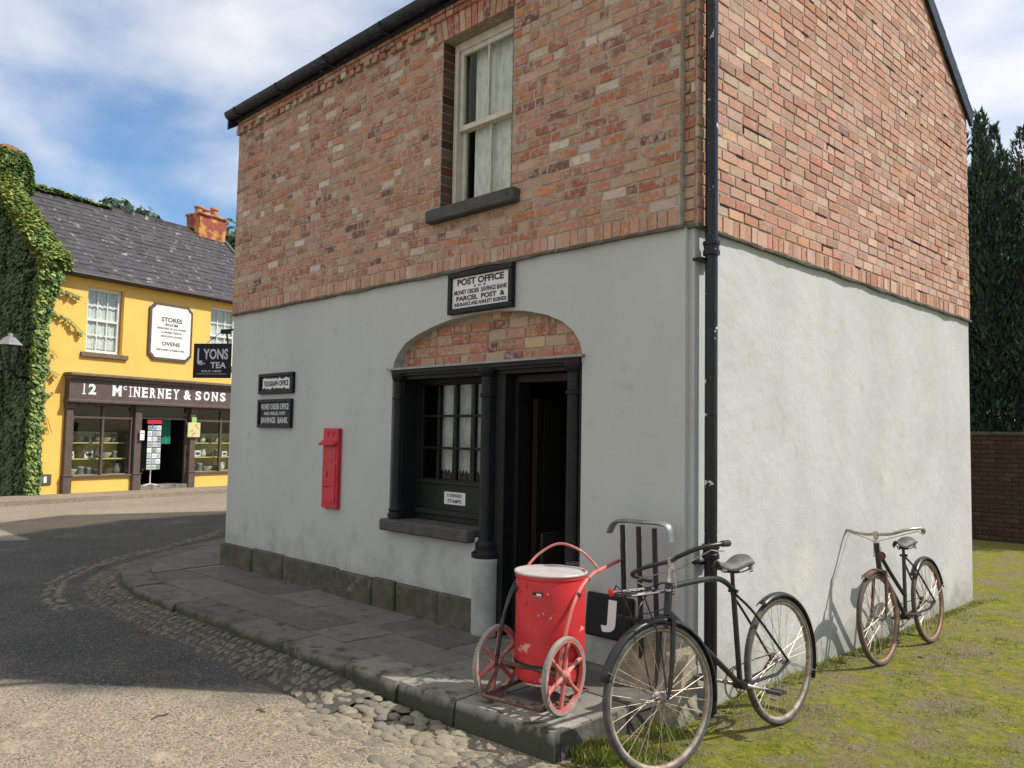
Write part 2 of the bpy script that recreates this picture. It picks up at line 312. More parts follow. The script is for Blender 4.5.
# ================================================================== GROUND
def wob(x, s=1.0, k=0): return noise.noise(Vector((x*s, k*7.3, k)))
M['ground'] = None
def ground_material():
    m = bpy.data.materials.new('mossy_ground'); m.use_nodes = True; N = m.node_tree.nodes; L = m.node_tree.links; b = N['Principled BSDF']; b.inputs['Roughness'].default_value = .95; b.inputs['Specular IOR Level'].default_value = .15
    tcn = N.new('ShaderNodeTexCoord')
    def nz(s, d=8, r=.6):
        n = N.new('ShaderNodeTexNoise'); n.inputs['Scale'].default_value = s; n.inputs['Detail'].default_value = d; n.inputs['Roughness'].default_value = r; L.new(tcn.outputs['Object'], n.inputs['Vector']); return n.outputs['Fac']
    def rng(v, lo, hi):
        r = N.new('ShaderNodeMapRange'); L.new(v, r.inputs['Value']); r.inputs['From Min'].default_value = lo; r.inputs['From Max'].default_value = hi; return r.outputs[0]
    def mx(fac, a, bb):
        n = N.new('ShaderNodeMix'); n.data_type = 'RGBA'; L.new(fac, n.inputs['Factor'])
        for s, v in (('A', a), ('B', bb)):
            if isinstance(v, tuple): n.inputs[s].default_value = (*v, 1)
            else: L.new(v, n.inputs[s])
        return n.outputs['Result']
    moss = mx(rng(nz(14), .35, .65), (.115, .125, .010), (.235, .235, .018))
    dirt = mx(rng(nz(60, 4), .35, .65), (.10, .08, .048), (.25, .205, .135))
    # less moss near the wall foot and towards the camera
    c = mx(rng(nz(2.6, 12, .78), .40, .56), dirt, moss)
    c = mx(rng(nz(90, 2), .66, .70), c, (.42, .38, .30))
    L.new(c, b.inputs['Base Color'])
    bp = N.new('ShaderNodeBump'); bp.inputs['Strength'].default_value = 1; bp.inputs['Distance'].default_value = .03
    ad = N.new('ShaderNodeMath'); ad.operation = 'ADD'; L.new(nz(28, 10, .75), ad.inputs[0]); L.new(nz(5, 4), ad.inputs[1]); L.new(ad.outputs[0], bp.inputs['Height']); L.new(bp.outputs[0], b.inputs['Normal'])
    return m
M['ground'] = ground_material()
def road_material():
    m = bpy.data.materials.new('worn_gravel_road'); m.use_nodes = True; N = m.node_tree.nodes; L = m.node_tree.links; b = N['Principled BSDF']; b.inputs['Roughness'].default_value = .9; b.inputs['Specular IOR Level'].default_value = .25
    tcn = N.new('ShaderNodeTexCoord')
    def nz(s, d=8, r=.6):
        n = N.new('ShaderNodeTexNoise'); n.inputs['Scale'].default_value = s; n.inputs['Detail'].default_value = d; n.inputs['Roughness'].default_value = r; L.new(tcn.outputs['Object'], n.inputs['Vector']); return n.outputs['Fac']
    vo = N.new('ShaderNodeTexVoronoi'); vo.inputs['Scale'].default_value = 105; L.new(tcn.outputs['Object'], vo.inputs['Vector'])
    def rng(v, lo, hi):
        r = N.new('ShaderNodeMapRange'); L.new(v, r.inputs['Value']); r.inputs['From Min'].default_value = lo; r.inputs['From Max'].default_value = hi; return r.outputs[0]
    def mx(fac, a, bb, blend='MIX'):
        n = N.new('ShaderNodeMix'); n.data_type = 'RGBA'; n.blend_type = blend
        for s, v in (('Factor', fac), ('A', a), ('B', bb)):
            if isinstance(v, tuple): n.inputs[s].default_value = (*v, 1)
            elif isinstance(v, (int, float)): n.inputs[s].default_value = v
            else: L.new(v, n.inputs[s])
        return n.outputs['Result']
    base = mx(rng(nz(1.1, 6), .38, .62), (.205, .165, .108), (.28, .228, .155))
    rs = N.new('ShaderNodeSeparateColor'); L.new(vo.outputs['Color'], rs.inputs[0])
    peb = mx(rng(rs.outputs[0], 0, 1), (.085, .07, .052), (.42, .35, .255))
    c = mx(rng(nz(9, 6), .18, .62), base, peb)
    c = mx(rng(nz(.55, 5, .7), .42, .62), c, mx(.5, c, (.60, .60, .62), 'MULTIPLY'))
    c = mx(rng(nz(2.3, 8, .7), .60, .70), c, (.34, .29, .21))
    c = mx(rng(nz(3.5, 8, .7), .63, .72), c, (.12, .12, .05))
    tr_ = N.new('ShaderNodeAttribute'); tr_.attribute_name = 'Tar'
    tar_shade_c = mx(rng(nz(1.6, 6), .35, .65), (.036, .036, .035), (.058, .056, .053)); tar_shade_c = mx(rng(rs.outputs[1], .78, .95), tar_shade_c, (.17, .155, .13)); tar_shade_c = mx(rng(nz(.9, 8, .7), .56, .70), tar_shade_c, (.12, .112, .095))  # dark asphalt colour that also deepens the street shade
    c = mx(tr_.outputs['Fac'], c, tar_shade_c)
    L.new(c, b.inputs['Base Color'])
    bp = N.new('ShaderNodeBump'); bp.inputs['Strength'].default_value = .9; bp.inputs['Distance'].default_value = .006
    ad = N.new('ShaderNodeMath'); ad.operation = 'MULTIPLY_ADD'; L.new(vo.outputs['Distance'], ad.inputs[0]); ad.inputs[1].default_value = -.8; L.new(nz(12, 10, .7), ad.inputs[2]); L.new(ad.outputs[0], bp.inputs['Height']); L.new(bp.outputs[0], b.inputs['Normal'])
    return m
M['road'] = road_material()
mb = MB()
# mossy ground: fine patch beside the building inside one sheet, relief from noise
def gz(x, y):
    d = noise.fractal(Vector((x*3, y*3, 0)), 1, 2, 4)*.018 + noise.noise(Vector((x*.7, y*.7, 3)))*.02
    return d*min(1, max(0, min(x+.3, 12-x, y+1.6, 18-y)))*.9
xs = [-300, -60, -20, -8, -3, -1, -.3]+[i*.07 for i in range(0, 130)]+[9.3, 12, 20, 60, 300]
ys = [-300, -60, -20, -8, -4, -2.5]+[-1.6+i*.07 for i in range(0, 190)]+[13, 18, 30, 80, 300]
vs = [(x, y, gz(x, y)) for y in ys for x in xs]; nx = len(xs)
mb.add(vs, [(j*nx+i, j*nx+i+1, (j+1)*nx+i+1, (j+1)*nx+i) for j in range(len(ys)-1) for i in range(nx-1)])
mb.build('ground', 'ground', smooth=60, fix=False, kind='structure')
# road: one sheet, edge wandering beside the mossy strip
mb = MB(); edge = []
for p in [(-.06, 6), (-.06, -.8), (-.02, -1.12), (.25, -1.35), (.8, -1.6), (1.6, -2.1), (3, -3), (6, -5.2), (30, -20)]: edge.append(p)
fine = []
for a, b in zip(edge[1:], edge[2:]):
    n = max(2, int(math.hypot(b[0]-a[0], b[1]-a[1])/.08))
    for i in range(n):
        t = i/n; x, y = a[0]+(b[0]-a[0])*t, a[1]+(b[1]-a[1])*t; fine.append((x+wob(y*3+x, 3, 1)*.06, y+wob(x*3, 3, 2)*.08))
outline = [(-120, 6), (-.4, 6), (-.4, -.6)]+fine+[(30, -20), (60, -120), (-120, -120)]
mb.prism([outline], lambda u, v, d: V(u, v, d), .004, -.05)
mb.prism([[(-120, 6), (-120, 120), (-6.1, 120), (-6.1, 6)]], lambda u, v, d: V(u, v, d), .004, -.05)
mb.build('road', 'road', kind='structure')
# pavement wrapping the corner of the post office: flagstones and kerb
top = [(-.05, -.99), (-.05, 0.0)] 
kerb_in = []
arc = [(-.05, -1.10), (-1, -1.16), (-2, -1.20), (-3, -1.22), (-4, -1.24), (-5, -1.24), (-5.7, -1.16), (-6.3, -.98), (-6.87, -.62), (-7.2, -.25), (-7.5, .1), (-7.85, .6), (-8.13, 1.05), (-8.5, 1.8), (-9, 3)]
def resample(pts, st):
    out = []
    for a, b in zip(pts, pts[1:]):
        n = max(1, round(math.hypot(b[0]-a[0], b[1]-a[1])/st))
        out += [(a[0]+(b[0]-a[0])*i/n, a[1]+(b[1]-a[1])*i/n) for i in range(n)]
    return out+[pts[-1]]
def offset(pts, d):
    out = []
    for i, p in enumerate(pts):
        a = pts[max(i-1, 0)]; b = pts[min(i+1, len(pts)-1)]; tx, ty = b[0]-a[0], b[1]-a[1]; l = math.hypot(tx, ty); out.append((p[0]-ty/l*d, p[1]+tx/l*d))
    return out
PZ = .15
as_shade_poly = [(-1.0, -1.0), (-6.0, -.9), (-7.4, .2), (-8.3, 1.6), (-9.2, 3.4), (-10, 12), (-12.9, 12), (-12.9, 6), (-12.5, 3.0), (-12.2, 1.2), (-11.5, -.3), (-10.5, -1.8), (-8.8, -2.75), (-6.5, -3.0), (-4.5, -2.95), (-3.3, -2.78), (-2.5, -2.1), (-1.6, -1.38)]  # asphalt outlined along the building's shadow edge, shade put into its colour
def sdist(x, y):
    ins_ = False; d = 1e9; n = len(as_shade_poly)
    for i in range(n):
        (x0, y0), (x1, y1) = as_shade_poly[i], as_shade_poly[(i+1) % n]
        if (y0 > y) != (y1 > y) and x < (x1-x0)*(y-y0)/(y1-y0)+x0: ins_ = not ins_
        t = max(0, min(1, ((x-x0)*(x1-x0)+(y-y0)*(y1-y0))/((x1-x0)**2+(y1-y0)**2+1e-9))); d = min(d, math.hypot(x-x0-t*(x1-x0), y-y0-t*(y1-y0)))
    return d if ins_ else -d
def tar(x, y):  # mask of the asphalt patch, follows the building's shadow edge
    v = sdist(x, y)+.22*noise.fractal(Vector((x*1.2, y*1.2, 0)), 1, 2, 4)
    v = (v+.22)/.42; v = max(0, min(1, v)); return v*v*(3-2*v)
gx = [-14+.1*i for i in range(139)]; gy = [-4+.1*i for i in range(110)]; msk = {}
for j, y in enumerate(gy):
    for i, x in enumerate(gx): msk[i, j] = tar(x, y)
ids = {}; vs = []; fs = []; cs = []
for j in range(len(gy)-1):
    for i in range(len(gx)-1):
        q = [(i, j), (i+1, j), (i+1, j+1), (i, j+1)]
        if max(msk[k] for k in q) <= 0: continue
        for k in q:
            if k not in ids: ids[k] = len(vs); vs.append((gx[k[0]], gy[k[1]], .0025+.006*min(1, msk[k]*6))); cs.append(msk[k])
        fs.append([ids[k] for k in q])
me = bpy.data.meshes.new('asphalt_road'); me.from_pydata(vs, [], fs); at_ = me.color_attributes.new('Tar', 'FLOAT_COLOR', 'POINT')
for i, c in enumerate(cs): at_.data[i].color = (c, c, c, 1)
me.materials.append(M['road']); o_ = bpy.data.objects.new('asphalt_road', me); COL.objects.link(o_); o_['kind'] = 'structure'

arcf = resample(arc, .25)
inner = offset(arcf, -.30)      # towards the wall
bm = bmesh.new()
poly = [bm.verts.new((x, y, PZ)) for x, y in ([(x, y) for x, y in inner]+[(-9, 3.2), (-5.9, 3.2), (-5.9, -.02), (-.06, -.02)])]
bm.faces.new(poly)
def cutline(p, n):
    bmesh.ops.bisect_plane(bm, geom=bm.verts[:]+bm.edges[:]+bm.faces[:], plane_co=p, plane_no=n, dist=.0001)
def cut_in(x0, x1, y0, y1, p, n):
    fs = [f for f in bm.faces if x0 < f.calc_center_median().x < x1 and y0 < f.calc_center_median().y < y1]
    es = set(e for f in fs for e in f.edges); vv = set(v for f in fs for v in f.verts)
    bmesh.ops.bisect_plane(bm, geom=list(vv)+list(es)+fs, plane_co=p, plane_no=n, dist=.0001)
cutline((0, -.47, 0), (0, 1, 0)); cutline((-5.9, 0, 0), (1, .1, 0)); cutline((0, .35, 0), (.1, 1, 0)); cutline((0, 1.1, 0), (.1, 1, 0)); cutline((0, 1.9, 0), (.1, 1, 0))
rnd = random.Random(3)
for (ya, yb) in ((-2, -.47), (-.47, .05)):
    x = -.05
    while x > -5.7:
        x -= rnd.uniform(.5, 1.0); cut_in(-5.95, .1, ya, yb, (x, 0, 0), (1, rnd.uniform(-.05, .05), 0))
cutline((-6.9, 0, 0), (1, -.15, 0))
bmesh.ops.triangulate(bm, faces=[f for f in bm.faces if len(f.verts) > 20])
bmesh.ops.inset_individual(bm, faces=bm.faces[:], thickness=.006, depth=0)
# the thin border faces become joints: sink them
cells = [f for f in bm.faces if f.calc_area() > .02]
for f in bm.faces:
    pass
mb = MB()
for f in cells:
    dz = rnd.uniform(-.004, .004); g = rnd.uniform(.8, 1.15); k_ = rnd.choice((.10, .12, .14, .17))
    if f.calc_center_median().x > -1.6 and f.calc_center_median().y < -.4: k_ = .22  # slabs by the cart made paler, sunlight put into their colour
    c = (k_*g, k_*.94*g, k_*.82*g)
    pts = [v.co.copy() for v in f.verts]; n = len(pts); tilt = Vector((rnd.uniform(-.004, .004), rnd.uniform(-.004, .004), 0)); cc = f.calc_center_median()
    up = [p+V(0, 0, dz+(p-cc).dot(tilt)) for p in pts]; lo = [p-V(0, 0, .05) for p in pts]
    mb.add(up+lo, [tuple(range(n))]+[(i, (i+1) % n, n+(i+1) % n, n+i) for i in range(n)], c)
bm.free()
mb.prism([[(x, y) for x, y in offset(arcf, -.05)]+[(-9, 3.2), (-5.5, 3.2), (-5.5, .2), (-.10, .2)]], lambda u, v, d: V(u, v, d), PZ-.012, -.05, (.06, .055, .04))
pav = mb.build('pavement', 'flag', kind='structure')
# kerbstones
mb = MB(); i = 0; k = 0
ins, outs = offset(arcf, -.297), arcf
rnd = random.Random(5)
while i < len(arcf)-1:
    st = rnd.choice((2, 3, 3, 4)); j = min(i+st, len(arcf)-1); dz = rnd.uniform(-.008, .006); jx = rnd.uniform(-.012, .012)
    o_ = [outs[q] for q in range(i, j+1)]; i_ = [ins[q] for q in range(i, j+1)]
    def shr(l):
        l = list(l); a, b = l[0], l[1]; d = math.hypot(b[0]-a[0], b[1]-a[1]); l[0] = (a[0]+(b[0]-a[0])*.006/d, a[1]+(b[1]-a[1])*.006/d)
        a, b = l[-1], l[-2]; d = math.hypot(b[0]-a[0], b[1]-a[1]); l[-1] = (a[0]+(b[0]-a[0])*.006/d, a[1]+(b[1]-a[1])*.006/d); return l
    o_, i_ = shr(o_), shr(i_); n = len(o_)
    # rough profile: rows from foot of face to the top inner edge
    rows = []
    for lp, z, off in ((o_, -.04, .0), (o_, PZ-.035+dz, .006), (o_, PZ-.008+dz, .018), (i_, PZ+dz*.5, 0)):
        rr = []
        for q, (x, y) in enumerate(lp):
            t = Vector((i_[q][0]-o_[q][0], i_[q][1]-o_[q][1], 0)).normalized()
            p = V(x, y, z)+t*(off+jx+noise.noise(Vector((x*5, y*5, z*7)))*.018 if lp is o_ else 0)+V(0, 0, noise.noise(Vector((x*5, y*5, 4)))*.008)
            rr.append(p)
        rows.append(rr)
    vs = [p for r_ in rows for p in r_]; fs = []
    for a in range(3):
        for q in range(n-1): fs.append((a*n+q, a*n+q+1, (a+1)*n+q+1, (a+1)*n+q))
    b0 = len(vs); vs += [V(p.x, p.y, -.04) for p in rows[3]]
    fs.append((0, n, 2*n, 3*n, b0)); fs.append((n-1, 2*n-1, 3*n-1, 4*n-1, b0+n-1))
    k_ = (.125+.13*min(1, max(0, (arcf[i][0]+2.3)/1.3)))*rnd.uniform(.85, 1.15); mb.add(vs, fs, (k_, k_*.93, k_*.78)); i = j  # kerb paler towards its sunlit end, light and shade put into the colour
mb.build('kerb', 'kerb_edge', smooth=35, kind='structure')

# cobbled gutter along the kerb
mb = MB(); rnd = random.Random(11)
def ramp(x, row): return .07*min(1, max(0, (-x-.5)/1.4))*max(0, 1-row/4.4)
def cobble(x, y, sx, sy, rot, h=.02, z=0, shade_tone=1):  # low values darken the shaded stretch of stones by colour
    g = rnd.uniform(.7, 1.2)*shade_tone; c = rnd.choice([(.20, .175, .13), (.25, .215, .155), (.16, .145, .12), (.28, .235, .165)]); c = tuple(v*g for v in c)
    mb.ball((x, y, z+.004-.012+h*.3), sx, sy, h, 2 if y < -.9 and x > -2.6 else 1, c, .13, Matrix.Rotation(rot, 4, 'Z'))
dense = resample(arc, .066)
for row in range(0, 12):
    line = offset(dense, .05+row*.072)
    for q, (x, y) in enumerate(line):
        if row > (3 if x < -1.6 else 7+int(3*wob(x, 2, 5)+2)): continue
        if x < -5.9 and row > 3: continue
        if rnd.random() < (.01+max(0, row-3)*.09): continue
        a = math.atan2(dense[min(q+1, len(dense)-1)][1]-dense[max(q-1, 0)][1], dense[min(q+1, len(dense)-1)][0]-dense[max(q-1, 0)][0])
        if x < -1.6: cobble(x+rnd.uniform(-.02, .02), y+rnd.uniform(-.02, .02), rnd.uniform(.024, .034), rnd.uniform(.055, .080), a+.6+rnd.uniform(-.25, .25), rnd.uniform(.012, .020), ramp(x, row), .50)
        elif q % 5 != row % 2: cobble(x+rnd.uniform(-.025, .025), y+rnd.uniform(-.025, .025), rnd.uniform(.040, .068), rnd.uniform(.034, .052), a+rnd.uniform(-.6, .6), rnd.uniform(.012, .022), ramp(x, row))
bed = MB(); rows = [offset(dense, d) for d in (-.02, .10, .20, .30, .37)]
vs = [V(x, y, .0065+ramp(x, max(0, ((-.02, .10, .20, .30, .37)[q]-.05)/.072))-.006*(q == 4)) for q, l in enumerate(rows) for x, y in l]; n_ = len(dense)
M['gutter_bed'] = mat('gutter_bed', (.05, .047, .04), (.08, .074, .06), scale=20, rough=.95, bump=.8, bscale=60)  # dark bed laid only along the shaded kerb, shade put into its colour
k0 = next(i for i, p in enumerate(dense) if p[0] < -1.35)
bed.add(vs, [(q*n_+i, q*n_+i+1, (q+1)*n_+i+1, (q+1)*n_+i) for q in range(4) for i in range(k0, n_-1)]); bed.build('gutter_bed', 'gutter_bed', kind='structure', smooth=60)
# outer channel following the corner, one or two stones wide
far = [(-5.2, -1.78), (-5.9, -1.72), (-6.7, -1.42), (-7.4, -.95), (-8.0, -.35), (-8.6, .5), (-9.3, 1.3), (-10.0, 1.95), (-10.8, 3)]
fd = resample(far, .095)
for row in range(2):
    for (x, y) in offset(fd, row*.1-.05):
        if rnd.random() < .06: continue
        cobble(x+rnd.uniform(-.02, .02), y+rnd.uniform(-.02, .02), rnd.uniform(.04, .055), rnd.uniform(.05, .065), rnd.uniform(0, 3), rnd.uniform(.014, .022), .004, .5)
mb.build('cobbled_gutter', 'cobble', smooth=50, fix=False, kind='structure')
# ================================================================== POST OFFICE
L_, W_, ZT, ZE = 5.93, 5.2, 2.88, 5.10
po = root('post_office', (0, 0, 0), label='two storey red brick building with grey plastered ground floor and arched shopfront at the corner', cat='building')
# --- front plaster wall with the arched opening
arch = [(-.85, 2.17), (-.87, 2.24), (-.93, 2.32), (-1.03, 2.39), (-1.18, 2.45), (-1.40, 2.50), (-1.65, 2.525), (-1.92, 2.525), (-2.18, 2.51), (-2.42, 2.47), (-2.62, 2.42), (-2.78, 2.36), (-2.88, 2.28), (-2.94, 2.20), (-2.95, 2.13)]
out = [(-L_, -.2), (-L_, ZT), (-.04, ZT), (-.04, -.2), (-.85, -.2), (-.85, 1.2)]+arch+[(-2.95, .84), (-1.80, .84), (-1.80, -.2)]
mb = MB(); mb.prism([out], mpF, 0, .30)
mb.build('front_wall', 'plaster_front', po)
mb = MB(); mb.box(-.30, 0, .035, .299, -.2, ZT-.001); mb.build('corner_wall', 'plaster_front', po)
mb = MB(); mb.box(-.30, -.001, .301, W_, -.3, ZT)
mb.build('side_wall', 'plaster', po)
mb = MB(); mb.box(-L_, -L_+.3, .301, W_-.3, -.2, ZE-.02); mb.box(-L_, -.301, W_-.3, W_, -.2, ZE-.02); mb.build('rear_wall', 'plaster', po)
# --- side wall upper: mortar bed, gable
AP = ZE+(W_/2)*math.tan(R(33.5))
mb = MB(); mb.prism([[(.035, ZT), (W_, ZT), (W_, ZE), (W_/2, AP), (.035, ZE+.02)]], mpS, -.3, .0135)
mb.build('gable_mortar', 'mortar', po)
wx0, wx1, wz0, wz1 = -2.345, -1.535, 3.40, 4.80
mb = MB(); mb.prism([[(-L_, ZT), (-.07, ZT), (-.07, ZE), (-L_, ZE)], [(wx0, wz0), (wx0, wz1), (wx1, wz1), (wx1, wz0)]], mpF, -.0195, .28)
mb.build('upper_wall', 'mortar', po)
PAL = [((0.451, 0.239, 0.164), 6), ((0.414, 0.197, 0.132), 4), ((0.469, 0.277, 0.2), 5), ((0.442, 0.206, 0.124), 1.0), ((0.304, 0.168, 0.128), 0.8), ((0.488, 0.336, 0.248), 2.6), ((0.432, 0.26, 0.188), 3)]
def brick_col(rnd, pal=PAL, dark=1.0):
    c = rnd.choices([p[0] for p in pal], [p[1] for p in pal])[0]; g = rnd.uniform(.82, 1.15)*dark
    return tuple(v*g*rnd.uniform(.94, 1.06) for v in c)
def brick_field(mb, mp, u0, u1, z0, z1, face, rnd, ch=.0725, sl=.205, hd=.100, hp=.45, inside=None, outsgn=1, pal=PAL, joint=.011, missing=.0, base=.0, thick=.03):
    """courses of individual bricks; face(u,z) depth of the brick face, outsgn = direction outwards"""
    nz = round((z1-z0)/ch); ch = (z1-z0)/nz
    for k in range(nz):
        za, zb = z0+k*ch+joint/2, z0+(k+1)*ch-joint/2; u = u0-(rnd.uniform(0, sl*.8) if hp > .15 else ((k % 2)*sl*.5+rnd.uniform(0, .03)))
        while u < u1:
            l = hd if rnd.random() < hp else sl; l *= rnd.uniform(.93, 1.05); a, b = max(u, u0), min(u+l-joint, u1); u += l
            if b-a < .02: continue
            if inside and not (inside(a, (za+zb)/2) and inside(b, (za+zb)/2)):
                # try to trim in four steps
                ok = [t for t in range(9) if inside(a+(b-a)*t/8, (za+zb)/2)]
                if len(ok) < 3: continue
                aa, bb = a+(b-a)*ok[0]/8, a+(b-a)*ok[-1]/8; a, b = aa, bb
                if b-a < .02: continue
            j = .0024; c = brick_col(rnd, pal)
            dz = [rnd.uniform(-j, j) for _ in range(8)]; sag = noise.noise(Vector((a*1.3, za*2, 5)))*.006
            fr = face+outsgn*(rnd.uniform(-.003, .003) + (rnd.random() < .02)*.004); bk = fr-outsgn*thick; e = .003
            if rnd.random() < missing: za2 = za
            vs = []
            for d, g in ((bk, 0), (fr-outsgn*.003, 0), (fr, e)):
                for q, (uu, zz) in enumerate(((a+g, za+g), (b-g, za+g), (b-g, zb-g), (a+g, zb-g))): vs.append(mp(uu+dz[q], zz+dz[q+4]+sag, d))
            fs = []
            for r_ in range(2):
                for q in range(4): fs.append((r_*4+q, r_*4+(q+1) % 4, r_*4+4+(q+1) % 4, r_*4+4+q))
            fs.append((8, 9, 10, 11)); mb.add(vs, fs, c)
def rowlock(mb, mp, u0, u1, z0, z1, face, rnd, outsgn, wd=.072, skew=0):
    u = u0
    while u < u1-.02:
        l = wd*rnd.uniform(.92, 1.06); b = min(u+l-.008, u1); c = brick_col(rnd); fr = face+outsgn*rnd.uniform(-.004, .006)
        h0, h1 = z0+rnd.uniform(0, .006), z1+rnd.uniform(-.006, .003)
        vs = [mp(u, h0, fr-outsgn*.03), mp(b, h0, fr-outsgn*.03), mp(b+skew, h1, fr-outsgn*.03), mp(u+skew, h1, fr-outsgn*.03), mp(u, h0, fr), mp(b, h0, fr), mp(b+skew, h1, fr), mp(u+skew, h1, fr)]
        mb.add(vs, [(4, 5, 6, 7), (0, 1, 5, 4), (1, 2, 6, 5), (2, 3, 7, 6), (3, 0, 4, 7)], c); u += l
rnd = random.Random(21)
mb = MB()
slope = math.tan(R(33.5))
ing = lambda u, z: z < ZE+.0+min(u, W_-u)*slope-.03
rowlock(mb, mpS, .036, W_, ZT+.012, ZT+.112, .020, rnd, 1)
brick_field(mb, mpS, .036, W_, ZT+.118, AP, .0185, rnd, sl=.192, hp=.06, inside=ing, joint=.0125)
mb.build('gable_brickwork', 'brick', po, fix=True)
mb = MB(); rj = random.Random(66)
for _ in range(46):
    y = rj.uniform(.15, 4.9); z = ZT+.118+.0725*rj.choice([0, 1, 2, 3, 4, 5, 6, 8, 9, 12, 14, 18, 22, 26, 30]); ln = rj.choice((.06, .1, .18, .3))
    if z > ZE+min(y, W_-y)*slope-.1: continue
    mb.box(.016, .0215, y, y+ln, z-.0055, z+.0055)
    if rj.random() < .4: mb.box(.016, .0215, y, y+.008, z-.05, z-.006)
mb.build('open_joints', 'dark', po)
PALF = [((0.381, 0.168, 0.106), 6), ((0.322, 0.122, 0.075), 4), ((0.397, 0.203, 0.136), 5), ((0.178, 0.078, 0.068), 1.3), ((0.415, 0.289, 0.203), 3), ((0.364, 0.227, 0.147), 4), ((0.491, 0.415, 0.347), 1.6), ((0.27, 0.117, 0.09), 2), ((0.44, 0.172, 0.075), 1)]
mb = MB(); rowlock(mb, mpF, -L_, -.071, ZT+.012, ZT+.112, -.024, rnd, -1)
inw = lambda u, z: not (wx0-.002 < u < wx1+.002 and wz0 < z < wz1) and not (wx0-.075 < u < wx1+.075 and wz1-.005 < z < wz1+.19)
brick_field(mb, mpF, -L_, -.071, ZT+.118, ZE-.20, -.0225, rnd, sl=.20, hp=.42, joint=.014, inside=inw, outsgn=-1, pal=PALF)
# corbel courses under the gutter, the middle one a broken dentil row
brick_field(mb, mpF, -L_, -.071, ZE-.13, ZE-.02, -.05, rnd, ch=.055, sl=.21, hp=.3, outsgn=-1, pal=PALF, thick=.05)
u = -L_
while u < -.14:
    if not (wx0-.1 < u < wx1+.05): 
        pr = rnd.uniform(.02, .045); mb.box(u, u+.075, -.022-pr, -.01, ZE-.185, ZE-.135, brick_col(rnd, PALF), None, .003)
    u += rnd.choice((.105, .105, .11, .16))
# window head of bricks on end
u = wx0-.06
while u < wx1+.05:
    l = .068; sk = (u-(wx0+wx1)/2)*.10; mb.add([mpF(u, wz1+.002, -.03), mpF(u+l-.008, wz1+.002, -.03), mpF(u+l-.008+sk, wz1+.185, -.03), mpF(u+sk, wz1+.185, -.03), mpF(u, wz1+.002, .06), mpF(u+l-.008, wz1+.002, .06), mpF(u+l-.008+sk, wz1+.185, .0), mpF(u+sk, wz1+.185, .0)], [(0, 1, 2, 3), (0, 1, 5, 4), (1, 2, 6, 5), (2, 3, 7, 6), (3, 0, 4, 7)], brick_col(rnd, PALF[:6])); u += l
mb.build('front_brickwork', 'brick_front', po); mb = MB()
# reveal bricks of the window, darker than the wall face
for k in range(19):
    z0 = wz0+.0735*k
    for xx, s in ((wx0, 1), (wx1, -1)):
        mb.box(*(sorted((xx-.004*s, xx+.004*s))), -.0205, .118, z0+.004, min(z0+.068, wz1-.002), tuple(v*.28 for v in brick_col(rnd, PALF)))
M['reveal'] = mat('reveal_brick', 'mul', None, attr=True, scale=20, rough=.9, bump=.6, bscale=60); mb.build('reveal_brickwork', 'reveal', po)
# dark reveal corner of the notch at the building's corner
mb = MB(); brick_field(mb, mpF, -.069, .0005, ZT+.03, ZE-.02, .022, rnd, sl=.1, hp=0, outsgn=-1, pal=PALF, thick=.02); mb.build('corner_brickwork', 'brick_front', po)
# mortar drip ledge between plaster and bricks
mb = MB()
def ledge(pa, pb, nrm, n):
    pa, pb = V(*pa), V(*pb); vs = []; fs = []
    for i in range(n+1):
        p = pa.lerp(pb, i/n); a = .030+.010*wob(p.x*3+p.y*3, 1, 9)+random.uniform(-.003, .003); h = .012*wob(p.x+p.y, 3, 4)+random.uniform(-.002, .002)
        prof = [(-.05, -.008), (a, -.010+h), (a+.004, .004+h*.4), (a-.012, .016), (-.05, .02)]
        vs += [p+nrm*q[0]+V(0, 0, q[1]) for q in prof]
    for i in range(n):
        for q in range(4): fs.append((i*5+q, i*5+q+1, i*5+5+q+1, i*5+5+q))
    fs.append((0, 1, 2, 3, 4)); fs.append(tuple(n*5+q for q in range(5))); mb.add(vs, fs)
ledge((0, .03, ZT), (0, W_+.01, ZT), V(1, 0, 0), 120); ledge((-L_, 0, ZT), (-.045, 0, ZT), V(0, -1, 0), 120); ledge((-.05, .035, ZT+.001), (.03, .035, ZT+.001), V(0, -1, 0), 6)
mb.build('drip_ledge', 'stone', po)
# --- roof
rf = root('roof'); rf.parent = po
mb = MB()
th = R(33.5); rnd = random.Random(4)
def roof_slates(mb, x0, x1, y0, z0, sgn, ln, ex=.2, wdt=.28, ang=th, tf=None, col=None):
    """courses of slates from the eave (y0,z0) upwards; sgn +1 climbs towards +y"""
    n = int(ln/ex)+1; ca, sa = math.cos(ang), math.sin(ang)
    for k in range(n):
        s0 = k*ex; s1 = min(s0+ex*1.9, ln+.04); x = x0-(k % 2)*wdt/2
        while x < x1:
            a, b = max(x, x0)+.003, min(x+wdt, x1)-.003; x += wdt
            if b-a < .03: continue
            t0 = .020+rnd.uniform(0, .012); t1 = .004; g = rnd.uniform(.75, 1.2); c = tuple(v*g for v in (col or (.085, .078, .09)))
            sl_ = rnd.uniform(-.006, .006)
            P_ = lambda xx, s, t: V(xx, y0+sgn*(s*ca-t*sa), z0+s*sa+t*ca)
            vs = [P_(a, s0+sl_, t0), P_(b, s0-sl_, t0), P_(b, s1, t1), P_(a, s1, t1), P_(a, s0+sl_, t0-.009), P_(b, s0-sl_, t0-.009), P_(b, s1, t1-.009), P_(a, s1, t1-.009)]
            mb.add(vs, [(0, 1, 2, 3), (4, 5, 6, 7), (0, 1, 5, 4), (1, 2, 6, 5), (2, 3, 7, 6), (3, 0, 4, 7)], c)
sl_len = (W_/2+.10)/math.cos(th)
